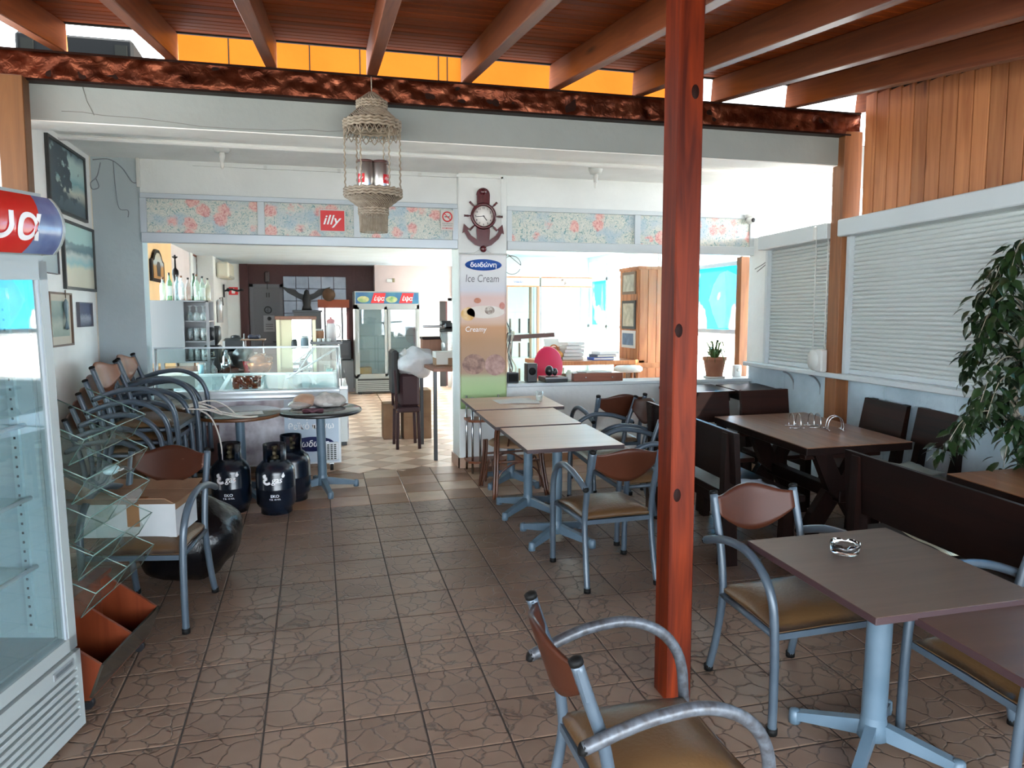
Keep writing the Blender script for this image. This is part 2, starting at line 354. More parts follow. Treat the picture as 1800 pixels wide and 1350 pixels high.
CAMI=co.matrix_basis.inverted() if False else (T(0,0,1.85)@RZ(-14.58)@RX(90-5.245)).inverted()
def in_view(p,pad=1.06):
    q=CAMI@Vector(p)
    if q.z>-.3: return False
    return abs(q.x/-q.z)<.6716*pad and abs(q.y/-q.z)<.5037*pad
def join_tiles(name,places,me,parent):
    mb=MB()
    for m in places:
        k=len(mb.bm.verts); mb.bm.from_mesh(me); mb.bm.verts.ensure_lookup_table(); bmesh.ops.transform(mb.bm,matrix=m,verts=mb.bm.verts[k:])
    o=mb.obj(name,None,parent); o.data.materials.clear(); o.data.materials.append(me.materials[0]); o['kind']='stuff'; return o
PU,PV=.3265,.3157; me=tile_mesh('tile',PU-.008,PV-.009,M_tile); rest=[]; n=0
cand=[]
for j in range(-26,1):
    for i in range(-10,16):
        u=.056+(i+.5)*PU; v=6.243+(j-.5)*PV
        if u<-3.1 or u>5.1: continue
        vis=in_view(FLM@Vector((u,v,0)),1.1) and u>-1.75 and u<.9*v+.3
        cand.append((not vis,(u-.5)**2+v*v,u,v))
cand.sort()
for bad,_,u,v in cand:
    m=T(u,v,0)@RX(random.uniform(-.12,.12))@RY(random.uniform(-.12,.12))
    if not bad and n<285:
        o=link('tile',me,fl); o.matrix_basis=m; n+=1
    else: rest.append(m)
join_tiles('tile_field',rest,me,fl)
bm_=[tile_mesh('border_tile',PU-.006,.2875-.006,m) for m in M_tb]
for j in range(4):
    for i in range(-7,15):
        u=.056+(i+.5)*PU; v=6.243+(j+.5)*.2868; k=(i+j)%2 if (i*7+j*3)%5 else 2
        if u<-1.95 or u>4.75: continue
        o=link('border_tile',bm_[k],fl); o.location=(u,v,0)
# house floor: diamonds
fi=struct('floor',MB().box(-2.2,4.8,7.4,16.6,ZI-.4,ZI-.004),M_tb[1],label='house floor of pale and brown diamond tiles')
S=.295; dm=[tile_mesh('diamond_tile',S-.004,S-.004,m,.004) for m in M_td]; rest=[[],[]]; n=0
c45=math.cos(PI/4)
for a in range(-40,60):
    for b in range(-10,70):
        x=(a-b)*S*c45+.4; y=(a+b)*S*c45+.9
        if not(-2.1<x<4.7 and 7.55<y<16.4): continue
        k=(a+b)%2
        m=T(x,y,ZI)@RZ(45)
        if -.2<x<1.9 and y<12.6 and n<280:
            o=link('diamond_tile',dm[k],fi); o.matrix_basis=m; n+=1
        else: rest[k].append(m)
for k in (0,1): join_tiles('diamond_field',rest[k],dm[k],fi)

# facade between terrace and house
wf=struct('wall_facade',MB().box(-1.44,4.75,7.4,7.58,2.9,3.32),M_white,label='white wall above the floral transom windows')
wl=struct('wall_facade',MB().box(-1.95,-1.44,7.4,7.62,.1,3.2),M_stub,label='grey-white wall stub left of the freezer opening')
pl=struct('pillar',MB().box(1.375,1.86,7.35,7.72,.1,3.2,bev=.008),M_white,label='white square pillar between the two openings')
struct('baseboard',MB().box(1.362,1.873,7.337,7.35,.30,.43).box(1.362,1.375,7.337,7.73,.30,.43),M_tb[2],pl)
pw=struct('wall_parapet',MB().box(1.86,4.75,7.42,7.60,.1,1.12),M_white,label='low white wall under the right-hand opening')
struct('sill',MB().box(1.86,4.72,7.34,7.68,1.12,1.155,bev=.006),M_alu,pw)
struct('skirting',MB().box(1.9,4.5,7.408,7.42,.28,.42),M_tb[1],pw)
struct('added_felt',MB().box(-1.95,8,5.95,7.88,3.335,3.345).box(-2.0,4.5,5.68,5.94,3.521,3.526),flat('added dark felt',(.06,.06,.058),.9),wf)  # dark layer added on the slab and lintel tops to stop sun bounce
ce=struct('ceiling',MB().box(-1.95,4.66,5.9,7.4,3.2,3.32),M_ceil,label='white plaster ceiling of the covered strip')
struct('plaster_ridge',MB().box(-1.95,4.7,6.55,6.63,3.165,3.2,bev=.012),M_ceil,ce)
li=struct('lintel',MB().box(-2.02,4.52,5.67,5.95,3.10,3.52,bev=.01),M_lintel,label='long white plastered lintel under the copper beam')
struct('soffit',MB().box(-2.02,4.52,5.675,5.945,3.094,3.101),M_ceil,li)
# hairline crack in the plaster
cr=[]; x=-1.55
while x<.6: cr.append((x,5.668,3.145+.02*math.sin(x*3)+random.uniform(-.008,.008)-.02*(x+1.5)/2)); x+=.12
struct('crack',MB().tube(cr,.0022,5).tube([(-1.42,5.668,3.33),(-1.40,5.668,3.24),(-1.36,5.668,3.15)],.0025,5),flat('crack grey',(.22,.22,.21),.9),li)
wleft=struct('wall_left',MB().box(-2.0,-1.83,5.72,7.42,-.1,3.22),M_leftw,label='white wall hung with framed beach pictures')
struct('corner_strip',MB().box(-1.835,-1.822,7.385,7.40,.5,3.2),flat('cream trim',(.62,.58,.50),.6),wleft)
struct('wall_left',MB().box(-2.05,-1.85,1.2,5.5,-.3,2.5),M_white,label='unseen white wall added behind the drinks fridge')  # added out of view to hold back light from the left

# right wall in its own frame: local -x faces the room, local y runs along the wall
RWM=T(4.62,7.4,0)@RZ(-5.71)
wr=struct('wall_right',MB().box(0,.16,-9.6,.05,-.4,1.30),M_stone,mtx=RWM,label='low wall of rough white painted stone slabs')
y=-.02; k=0
while y>-5.4:
    w=random.uniform(.70,.82)
    for z0,z1 in ((-.05,.60),(.607,1.29)):
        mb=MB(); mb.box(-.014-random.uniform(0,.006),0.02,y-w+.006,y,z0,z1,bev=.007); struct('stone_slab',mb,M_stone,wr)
    y-=w
struct('wall_right_reveal',MB().box(-.02,.16,-.46,.05,1.30,2.66),M_white,mtx=RWM,label='white wall end between facade and shutters')['kind']='structure'
sl=struct('windowsill',MB().box(-.15,.14,-9,-.12,1.30,1.345,bev=.008),M_alu,mtx=RWM,label='long white shutter sill on small brackets')
for yb in (-.95,-1.42):
    struct('bracket',MB().tube(smooth_path([(-.13,yb,1.295),(-.07,yb,1.27),(-.02,yb,1.20),(-.012,yb,1.12)],4),.008,6).box(-.014,-.004,yb-.012,yb+.012,1.10,1.30),flat('bracket grey',(.22,.23,.25),.5,.4),sl)
def shutter(name,y1,y0,label,wide=.14):
    o=struct(name,MB().box(-.17,.08,y0-.02,y1+.02,2.495,2.635,bev=.008),M_alu,mtx=RWM,label=label)
    struct('guide_rail',MB().box(-.09,.02,y1-.045,y1,1.345,2.495),M_alu,o); struct('guide_rail',MB().box(-.09,.02,y0,y0+.045,1.345,2.495),M_alu,o)
    struct('bottom_bar',MB().box(-.055,-.01,y0+.045,y1-.045,1.347,1.385,bev=.005),M_alu,o)
    prof=[(-.033,0),(-.044,.006),(-.050,.016),(-.050,.024),(-.034,.0345),(-.022,.0345),(-.022,0)]
    me=MB().prism(prof,y0+.046,y1-.046,'y').mesh('slat',M_slat)
    z=1.386; 
    while z<2.495:
        s=link('slat',me,o); s.location=(0,0,z); z+=.0345
    return o
M_slat=flat('pvc slat',(.52,.555,.545),.45)
s1=shutter('window_1',-.45,-1.66,'narrower white roller shutter near the house, closed')
s2=shutter('window_2',-1.86,-3.95,'wide white roller shutter behind the wooden chairs, closed')
# winder box and straps of the narrower shutter
wb=thing('shutter_winder','round white shutter winder on the sill beside the orange post','winder'); wb.matrix_world=RWM@T(-.16,-1.57,1.345)
MB().lathe([(.001,-.035),(.085,-.035),(.095,-.02),(.095,.02),(.085,.035),(.001,.035)],24,T(0,0,.10)@RY(90)).obj('drum',M_wplast,wb)
MB().box(-.03,.03,-.14,-.02,.0,.20,bev=.012).obj('bracket',M_wplast,wb)
MB().tube([(0,.06,.16),(0,.055,1.2)],.005,5).obj('strap',M_wplast,wb); MB().tube([(0.02,-.09,.18),(0.02,-.10,1.22)],.005,5).obj('strap',M_wplast,wb)
MB().box(-.03,.03,.035,.075,1.15,1.27,bev=.008).obj('strap_guide',M_wplast,wb)
pr=struct('post',MB().box(-.13,.03,-1.845,-1.675,.1,3.36,bev=.004),M_postR,mtx=RWM,label='orange wooden post between the two roller shutters')
# pine panelling above the wide shutter
wp=struct('wall_panelling',MB().box(.012,.04,-9.5,-1.93,2.60,3.7),M_dark,mtx=RWM,label='varnished pine boarding above the wide roller shutter')
y=-1.93
while y>-8.5:
    w=random.choice((.145,.15,.155)); zt=3.66-.134*(-1.8-y)-.02
    struct('plank',MB().box(-.012,.012,y-w+.009,y,2.60,max(zt,2.75),bev=.003),M_panel,wp); y-=w
# part of the right wall nearer than the frame: windows with blue film, mirrored in the fridge door
w3=struct('window_3',MB().box(-.02,.06,-4.10,-4.02,1.345,2.6).box(-.02,.06,-7.3,-7.2,1.345,2.6).box(-.02,.06,-5.75,-5.67,1.345,2.6).box(-.02,.06,-7.3,-4.02,2.5,2.6).box(-.02,.06,-7.3,-4.02,1.85,1.91),M_alu,mtx=RWM,label='window with blue film nearer than the wide shutter')
M_cyan=film('cyan film',(.10,.55,.82),(.85,.88,.88),2.1,.8,.60); M_frost=film('frosted film',(.86,.86,.85),trans=.75)
for a,b in ((-5.67,-4.10),(-7.2,-5.75)):
    struct('pane',MB().box(.015,.02,a,b,1.91,2.5),M_cyan,w3); struct('pane',MB().box(.015,.02,a,b,1.345,1.85),M_frost,w3)

# timber: copper clad beam, wall post, free post
from mathutils import noise
bmx=MB(); NX,NZ=620,14
def emb(i,j):
    x=-2.3+6.75*i; z=3.335+.165*j; e=min(1,min(j,1-j)*8)
    h=noise.noise(Vector((x*9,z*9,1)))*.014+noise.noise(Vector((x*20,z*20,5)))*.005+abs(noise.noise(Vector((x*5.2,z*7,9))))*.018
    return (x,5.58-h*e,z)
bmx.grid(emb,NX,NZ)
be=thing('beam','long beam clad in embossed copper with ship and sea reliefs','beam',(0,0,0)); be['kind']='structure'; del be['category']
bmx.obj('copper_relief',M_copper,be)
MB().box(-2.3,4.45,5.585,5.67,3.325,3.51).obj('timber_core',M_dwoodx,be)
MB().box(-2.3,4.45,5.572,5.60,3.322,3.336).box(-2.3,4.45,5.572,5.60,3.499,3.513).obj('edge_strip',M_dwoodx,be)
M_leftp=wood('yellow brown post',(.12,.045,.010),(.19,.08,.02),'z',.8,.5,vary=.03)
struct('post',MB().box(-1.865,-1.715,5.50,5.62,.1,3.33,bev=.004),M_leftp,label='pale brown wooden post at the end of the left wall')
po=struct('post',MB().box(-.0575,.0575,-.068,.068,0,3.05,bev=.006),M_post,label='red-brown varnished free-standing post in the foreground'); po.matrix_world=T(1.533,3.02,.125)
kn=MB()
for z,x in ((1.655,-.035),(2.64,.018),(.945,-.028)):
    kn.lathe([(0,.0),(.017,.0),(.019,-.002)],14,(T(x,-.0685,z)@RX(90)@Matrix.Diagonal((1,1.7,1,1))) )
struct('knot',kn,flat('knot',(.012,.003,.002),.6,spec=.1),po)

# roof: rafters rise towards the house, boards on top
SL=math.atan(.1335); RFM=T(0,5.6,3.515)@Matrix.Rotation(SL,4,'X')
rf=struct('roof',MB().box(-5,7.5,-8.0,.02,.215,.24),M_dark,mtx=RFM,label='sloping roof of dark pine boards on heavy rafters')
yb=-.005
bo=[MB().box(-5,7.5,-.095,-.003,.180,.2,bev=.004).mesh('board',M_plank)]
while yb>-7.9:
    o=link('board',bo[0],rf); o.location=(random.uniform(-.3,.3),yb,random.uniform(0,.002)); yb-=.0995
struct('dark_edge',MB().box(-5,7.5,.0,.03,.172,.24),M_dark,rf)
ra=MB().box(-.037,.037,-8.0,.03,0,.18,bev=.005).mesh('rafter',M_rafter)
for X in (-2.86,-2.19,-1.52,-.86,-.235,.44,1.115,1.785,2.455,3.125,3.795,4.46,5.2):
    o=link('rafter',ra,rf); o.location=(X,0,0); o.rotation_euler=(0,0,-.029)
# house wall seen through the gap above the beam
M_yel=mottled('yellow render',(.160,.034,.0015),(.185,.042,.0025),1.5,.9,.1,20,spec=.05)
hw=struct('wall_upper',MB().box(-1.28,3.98,7.9,8.1,3.2,7),M_yel,label='yellow rendered house wall above the covered strip')
struct('wall_upper',MB().box(4.05,8,8.1,8.2,3.2,7),M_white,label='white house wall above the right shutters')
for X in (-.72,.02,.5,1.28,1.37):
    struct('joint_strip',MB().box(X,X+.011,7.896,7.9005,3.3,6.5),flat('strip grey',(.010,.008,.004),.9,spec=.05),hw)
struct('green_pipe',MB().tube([(1.52,7.86,3.3),(1.52,7.86,6)],.012,8),flat('green pipe',(.004,.035,.010),.6,spec=.1),hw)
du=thing('roof_unit','dark box standing on the roof slab at the left above the copper beam','unit',(-1.55,6.4,3.32))
MB().box(-.42,.34,-.2,.2,0,.5,bev=.02).obj('casing',flat('shade-painted casing',(.003,.003,.003),.8,spec=.05),du); [MB().box(x,x+.08,-.21,-.2,.05,.45).obj('rib',flat('shade-painted rib',(.005,.005,.004),.8,spec=.05),du) for x in (-.38,.22)]  # near-black because the shade on the unit is put into its colour

struct('bounce_slab',MB().box(4.95,9,5.3,7.4,2.2,2.42),M_white,label='unseen white slab added outside the narrower shutter to bounce sun')  # added reflector, out of view: throws sun up onto the strip ceiling
# window strips with floral film above the openings
def transom(name,x0,x1,mull,label):
    o=struct(name,MB().box(x0,x1,7.36,7.42,2.86,2.905,bev=.004).box(x0,x1,7.35,7.43,2.475,2.565,bev=.006).box(x0,x0+.05,7.36,7.42,2.565,2.86).box(x1-.05,x1,7.36,7.42,2.565,2.86),M_alugrey if x0<0 else M_alu,label=label)
    xs=[x0+.05]+[v for m in mull for v in (m-.03,m+.03)]+[x1-.05]
    for m in mull: struct('mullion',MB().box(m-.03,m+.03,7.36,7.42,2.565,2.86),M_alu,o)
    for a,b in zip(xs[::2],xs[1::2]): struct('pane',MB().box(a,b,7.385,7.395,2.565,2.86),M_floral,o)
    return o
t1=transom('window_4',-1.44,1.375,(-.435,.42),'strip of three floral film panes over the freezer opening')
t2=transom('window_5',1.865,4.60,(3.25,),'strip of floral film panes over the right-hand opening')
# ---------------------------------------------------------------- house interior
ci=struct('ceiling',MB().box(-2.2,4.9,7.58,16.6,2.83,2.95),M_iceil,label='flat white ceiling inside the house')
wi=struct('wall_left',MB().box(-2.05,-1.9,10.0,13.9,.2,2.9).box(-2.05,-1.9,7.62,10.0,.2,1.15).box(-2.05,-1.9,7.62,10,2.68,2.9).box(-2.05,-1.9,7.62,7.8,1.15,2.68),M_pink,label='peach and pink painted side wall behind the bar')
struct('paint_field',MB().box(-1.9,-1.894,10.0,11.6,ZI,2.83),M_orange,wi); struct('paint_field',MB().box(-1.9,-1.893,11.6,13.2,ZI,2.83),paint('lilac paint',(.62,.55,.54)),wi)
struct('white_batten',MB().box(-1.9,-1.87,13.2,13.45,ZI,2.83),M_white,wi)
struct('wall_pier',MB().box(-2.05,-1.62,13.9,16.1,.2,2.83),M_white,label='white wall pier near the dark rear wall')
wb_=struct('wall_back',MB().box(-1.7,2.85,16.0,16.2,.2,2.9),M_maroon,label='dark maroon panelled rear wall')
struct('white_strip',MB().box(-1.62,-1.38,15.96,16,ZI,2.83),M_white,wb_)
struct('upright',MB().box(-1.38,-1.22,15.93,16,ZI,2.83),M_maroon,wb_)
M_btile=mottled('blue grey glazed tile',(.13,.16,.22),(.24,.28,.36),3,.25,spec=.6)
for i in range(5):
    for j in range(4):
        if j==3 and i>1: continue
        x=-.56+i*.246; z=2.36-j*.246
        struct('glazed_tile',MB().box(x,x+.24,15.975,16,z,z+.24,bev=.006),M_btile,wb_)
d1=struct('door_1',MB().box(-1.13,-.63,15.94,15.99,ZI,2.38),flat('grey door',(.085,.088,.10),.5),label='dark grey toilet door in the rear wall')
struct('door_frame',MB().box(-1.20,-1.13,15.93,16,ZI,2.44).box(-.63,-.57,15.93,16,ZI,2.44).box(-1.2,-.57,15.93,16,2.38,2.44),flat('grey frame',(.10,.10,.115),.5),d1)
struct('door_panel',MB().box(-1.06,-.70,15.925,15.945,ZI+.15,1.05,bev=.01).box(-1.06,-.70,15.925,15.945,1.15,1.26,bev=.01),flat('grey door b',(.075,.078,.09),.5),d1)
struct('door_handle',MB().tube([(-.68,15.94,1.3),(-.68,15.88,1.3),(-.78,15.88,1.3)],.012,6),M_black,d1)
sg=MB(); sg.lathe([(.055,0),(.075,0),(.075,-.004),(.055,-.004),(.055,0)],20,T(-.86,15.935,1.93)@RX(-90))
sg.box(-.865,-.855,15.93,15.936,1.87,1.99).box(-.90,-.865,15.93,15.936,1.91,1.92)
struct('round_sign',sg,M_blackink,d1)
struct('notice',MB().box(-.95,-.74,15.93,15.936,1.50,1.82),flat('notice grey',(.22,.22,.24),.6),d1)
struct('notice_mark',MB().lathe([(0,0),(.04,0),(.04,-.003),(0,-.003)],14,T(-.84,15.93,1.76)@RX(-90)).box(-.91,-.77,15.926,15.93,1.64,1.65).box(-.91,-.77,15.926,15.93,1.60,1.61).box(-.91,-.77,15.926,15.93,1.55,1.56),M_blackink,d1)
struct('person_mark',MB().box(-.89,-.865,15.93,15.936,2.18,2.27).box(-.845,-.82,15.93,15.936,2.18,2.27),M_blackink,d1)
hn=thing('wall_lantern','small dark lantern hanging over the grey toilet door','lantern',(-.86,15.95,2.58)); MB().box(-.05,.05,-.05,.0,-.11,.11,bev=.02).obj('lantern_body',flat('lantern dark',(.03,.012,.012),.4),hn); MB().tube([(0,-.03,-.11),(0,-.03,-.24)],.006,5).obj('pull_cord',M_black,hn)
bw=struct('added_window_9',MB().box(-1.99,-1.93,7.8,10.0,1.15,1.2).box(-1.99,-1.93,7.8,10,2.63,2.68).box(-1.99,-1.93,8.87,8.93,1.2,2.63),M_alu,label='unseen window added behind the wall stub to light the bar')  # invented opening, out of view, letting sky light onto the bar
for a,b in ((7.8,8.87),(8.93,10)): struct('pane',MB().box(-1.965,-1.96,a,b,1.2,2.63),M_glass,bw)
# right part of the rear: mauve wall with a doorway
struct('wall_back',MB().box(1.30,1.98,15.7,16,.2,2.83).box(1.98,2.85,15.7,16,2.12,2.83),M_mauve,label='mauve wall beside and above the double-door fridge')
struct('corner_post',MB().box(1.22,1.32,15.66,16.02,ZI,2.83),M_mauve)['kind']='structure'
d2=struct('door_2',MB().box(1.98,2.06,15.66,15.72,ZI,2.18).box(2.7,2.78,15.66,15.72,ZI,2.18).box(1.98,2.78,15.66,15.72,2.12,2.2),M_inner,label='white framed doorway with a pale panel, right of the double-door fridge')
struct('door_leaf',MB().box(2.06,2.55,15.8,15.84,ZI,2.12),M_inner,d2); struct('dark_gap',MB().box(2.55,2.7,15.9,15.95,ZI,2.12),M_dark,d2)
sp=thing('wall_socket','small switch plate on the mauve wall above the double-door fridge','switch',(1.52,15.69,2.52)); MB().box(-.06,.05,-.012,0,-.03,.04,bev=.005).obj('plate',M_wplast,sp); MB().box(.055,.10,-.012,0,-.03,.05).obj('dark_plate',flat('olive plate',(.25,.22,.12),.5),sp)
M_frost2=film('frosted film b',(.9,.9,.89),trans=.85)
gp=struct('added_window_8',MB().box(2.80,2.86,12.75,12.85,.2,2.83).box(2.80,2.86,14.3,14.4,.2,2.83).box(2.80,2.86,15.6,15.7,.2,2.83).box(2.80,2.86,12.75,15.7,.2,.6),M_alu,label='hidden glazing added beyond the pillar to light the rear room')  # invented glazing behind the pillar, brings daylight to the rear
for a,b in ((12.85,14.3),(14.4,15.6)): struct('pane',MB().box(2.825,2.83,a,b,.6,2.83),M_frost2,gp)
struct('wall_back',MB().box(2.8,4.9,12.75,12.9,.2,2.83),M_inner,label='white wall behind the glass showcases')
# glazed right side of the house
gi=struct('window_6',MB().box(4.70,4.78,7.6,12.75,.2,.95).box(4.70,4.78,7.6,12.75,2.74,2.83),M_alu,label='glazed side wall of the house with blue film and frosted panes')
ys=[7.75,8.80,9.9,10.9,11.85,12.7]
for y in ys: struct('mullion',MB().box(4.69,4.76,y-.03,y+.03,.95,2.74),M_alu,gi)
for z in (1.645,2.43): struct('transom_bar',MB().box(4.69,4.76,7.62,12.75,z-.025,z+.025),M_alu,gi)
M_sail=film('blue film with sail shapes',(.10,.60,.86),(.90,.92,.92),2.3,.8,.55)
for i,(a,b) in enumerate(zip(ys,ys[1:])):
    struct('pane',MB().box(4.72,4.726,a+.03,b-.03,.95,1.62),(M_frost if i in (0,4) else M_glass),gi)
    struct('pane',MB().box(4.72,4.726,a+.03,b-.03,1.67,2.405),(M_sail if i in (0,4) else M_glass),gi)
    struct('pane',MB().box(4.72,4.726,a+.03,b-.03,2.455,2.74),M_glass,gi)
sail=flat('white sail print',(.88,.90,.90),.6)
def sailshape(y0,z0,s,fl=1):
    mb=MB(); mb.prism([(y0,z0),(y0+.10*s*fl,z0+.02),(y0+.22*s*fl,z0+.02),(y0+.26*s*fl,z0+.08),(y0+.19*s*fl,z0+.30*s),(y0+.13*s*fl,z0+.62*s),(y0+.07*s*fl,z0+.3*s)],4.7185,4.7195,'x'); return mb
M_sailp=film('white sail film',(.92,.93,.93),trans=.8)
struct('sail_print',sailshape(11.98,1.70,1.05),M_sailp,gi); struct('sail_print',sailshape(12.38,1.72,.5),M_sailp,gi)
mb=MB(); mb.prism([(7.80,1.68),(8.28,1.68),(8.42,1.85),(8.52,2.02),(8.42,2.2),(8.28,2.33),(8.10,2.36),(7.90,2.30),(7.80,2.36)],4.7185,4.7195,'x'); struct('sail_print',mb,M_sailp,gi)
struct('window_post',MB().box(4.60,4.70,7.60,7.70,1.15,2.48),M_postR,gi)
# pine clad column with three framed prints
colw=struct('column',MB().box(3.93,4.5,8.82,9.4,.2,2.42),M_dark,label='pine clad column hung with small framed prints')
for i in range(5): struct('plank',MB().box(3.925+i*.115,3.925+(i+1)*.115-.004,8.80,8.825,ZI,2.42,bev=.003),M_panel,colw)
for i in range(5): struct('plank',MB().box(3.91,3.93,8.81+i*.118,8.81+(i+1)*.118-.004,ZI,2.42,bev=.003),M_panel,colw)
struct('column_cap',MB().box(3.9,4.52,8.79,9.42,2.40,2.44),M_panel,colw)
# ---------------------------------------------------------------- tube armchairs
def scratched_brown():
    m,nt,b=nm('worn brown plywood'); mp=coords(nt,(1,1,1))
    n=N(nt,'ShaderNodeTexNoise'); n.inputs['Scale'].default_value=3; n.inputs['Detail'].default_value=5; L(nt,mp,0,n,'Vector')
    r=ramp(nt,[(.3,(.034,.009,.004)),(.7,(.065,.019,.009))]); L(nt,n,'Fac',r,'Fac')
    oi=N(nt,'ShaderNodeObjectInfo'); ml=N(nt,'ShaderNodeMath',operation='MULTIPLY'); ml.inputs[1].default_value=23; L(nt,oi,'Random',ml,0)
    mp2=coords(nt,(12,3,70)); ad=N(nt,'ShaderNodeVectorMath',operation='ADD'); L(nt,mp2,0,ad,0); L(nt,ml,0,ad,1)
    n2=N(nt,'ShaderNodeTexNoise'); n2.inputs['Scale'].default_value=1.1; n2.inputs['Detail'].default_value=3; L(nt,ad,0,n2,'Vector'); r2=ramp(nt,[(.70,(0,0,0)),(.73,(1,1,1))]); L(nt,n2,'Fac',r2,'Fac')
    n3=N(nt,'ShaderNodeTexNoise'); n3.inputs['Scale'].default_value=5; ad3=N(nt,'ShaderNodeVectorMath',operation='ADD'); L(nt,mp,0,ad3,0); L(nt,ml,0,ad3,1); L(nt,ad3,0,n3,'Vector'); r3=ramp(nt,[(.50,(0,0,0)),(.6,(1,1,1))]); L(nt,n3,'Fac',r3,'Fac')
    mm=N(nt,'ShaderNodeMath',operation='MULTIPLY'); L(nt,r2,0,mm,0); L(nt,r3,0,mm,1)
    mx=N(nt,'ShaderNodeMix',data_type='RGBA'); mx.inputs[7].default_value=(.22,.15,.12,1); L(nt,mm,0,mx,0); L(nt,r,0,mx,6); nt.links.new(mx.outputs[2],b.inputs['Base Color'])
    b.inputs['Roughness'].default_value=.42; b.inputs['Specular IOR Level'].default_value=.25; return m
M_ply=scratched_brown(); M_plyorange=wood('orange brown plywood',(.16,.045,.014),(.22,.07,.024),'z',.6,.4,knots=False,vary=.06); M_plyedge=flat('ply edge',(.28,.17,.11),.6)
TR=.0185
def post_y(z): # centre line of the back post at height z
    P=[(0,-.285),(.2,-.235),(.42,-.205),(.62,-.235),(.86,-.315)]
    for (a,ya),(b,yb) in zip(P,P[1:]):
        if z<=b: return ya+(yb-ya)*(z-a)/(b-a)
    return P[-1][1]
def armchair_meshes(kind):
    D={}
    for s in (-1,1):
        D['leg',s]=MB().tube(smooth_path([(s*.228,-.285,.012),(s*.222,-.245,.16),(s*.218,-.208,.36),(s*.217,-.207,.46),(s*.217,-.235,.62),(s*.217,-.275,.74),(s*.217,-.315,.86)],4),TR,10).mesh('leg',M_tube)
        D['arm',s]=MB().tube(smooth_path([(s*.255,.255,.012),(s*.257,.255,.22),(s*.260,.250,.40),(s*.264,.230,.56),(s*.268,.160,.660),(s*.270,.04,.712),(s*.268,-.10,.706),(s*.262,-.21,.676),(s*.255,-.305,.640)],5),TR*1.03,10).mesh('armrest',M_tube if kind!='worn' else M_tubeworn)
        D['foot',s]=MB().lathe([(0,0),(TR+.003,0),(TR+.003,.028),(0,.028)],10,T(s*.228,-.285,0)).mesh('rubber_foot',M_rubber)
        D['ffoot',s]=MB().lathe([(0,0),(TR+.003,0),(TR+.003,.028),(0,.028)],10,T(s*.255,.255,0)).mesh('rubber_foot',M_rubber)
        D['cap',s]=MB().lathe([(0,-.004),(TR+.002,-.004),(TR+.002,.010),(TR*.6,.015),(0,.016)],10,T(s*.217,-.315,.86)@RX(18)).mesh('cap',M_rubber)
        D['acap',s]=MB().lathe([(0,-.004),(TR+.001,-.004),(TR,.008),(0,.010)],10,T(s*.255,-.305,.640)@RX(66)).mesh('cap',M_rubber)
    fr=MB()
    for y in (.225,-.205): fr.box(-.255 if y>0 else -.215,.255 if y>0 else .215,y-.014,y+.014,.395,.422)
    for s in (-1,1): fr.tube([(s*.222,-.205,.41),(s*.245,.235,.41)],.014,8)
    D['frame']=fr.mesh('seat_frame',M_tube)
    def pad(u,v):
        a,b=u*2-1,v*2-1; w=.222+.018*(b+1)/2
        p=lambda t: math.copysign(abs(t)**.75,t)
        x=a*w*(1-.045*b*b*(1 if abs(a)>.9 else 1)*0-.03*(1-abs(b))**2*abs(a)); y=b*.225*(1-.03*(1-abs(a))**2*abs(b))
        e=max(abs(a),abs(b)); h=(1-e**5)*.045*(1-.25*(a*a+b*b)*.5)
        return (x,y+.012,.445+h-.02*(b>0)*b*b)
    mb=MB(); mb.grid(pad,14,14)
    mb.grid(lambda u,v:(lambda p:(p[0],p[1],.428-.004*(1-max(abs(u*2-1),abs(v*2-1)))))(pad(u,v)),14,14)
    mb.grid(lambda u,v:(lambda p:(p[0],p[1],p[2]*(1-v)+.428*v))(pad(u,0)),14,1); mb.grid(lambda u,v:(lambda p:(p[0],p[1],p[2]*(1-v)+.428*v))(pad(u,1)),14,1)
    mb.grid(lambda u,v:(lambda p:(p[0],p[1],p[2]*(1-v)+.428*v))(pad(0,u)),14,1); mb.grid(lambda u,v:(lambda p:(p[0],p[1],p[2]*(1-v)+.428*v))(pad(1,u)),14,1)
    bmesh.ops.remove_doubles(mb.bm,verts=mb.bm.verts,dist=.0005)
    D['seat']=mb.mesh('seat',M_vinyl)
    def bk(u,v,off):
        a=u*2-1; w=.205
        top=.836+.046*math.cos(a*PI/2)**1.6+.010*abs(a)**6; bot=.772-.100*math.cos(a*PI/2)**.9
        z=bot+(top-bot)*v; y=post_y(z)-.055*(1-a*a)+.006+off
        return (a*w,y,z)
    mb=MB(); n=18
    mb.grid(lambda u,v:bk(u,v,.007),n,8); mb.grid(lambda u,v:bk(u,v,-.007),n,8)
    for vv in (0,1): mb.grid(lambda u,v:bk(u,vv,-.007+.014*v),n,1)
    for uu in (0,1): mb.grid(lambda u,v:bk(uu,u,-.007+.014*v),8,1)
    bmesh.ops.remove_doubles(mb.bm,verts=mb.bm.verts,dist=.0005)
    D['back']=mb.mesh('backrest',M_ply if kind!='stack' else M_plyorange)
    for s in (-1,1):
        pl=MB(); pl.box(s*.205-.012 if s>0 else s*.205-.03,s*.205+.03 if s>0 else s*.205+.012,-.004,.004,-.05,.05,T(0,post_y(.80)-.006,.802)@RX(17))
        D['plate',s]=pl.mesh('mounting_plate',M_tube)
    return D
CH={k:armchair_meshes(k) for k in ('normal','worn','stack')}
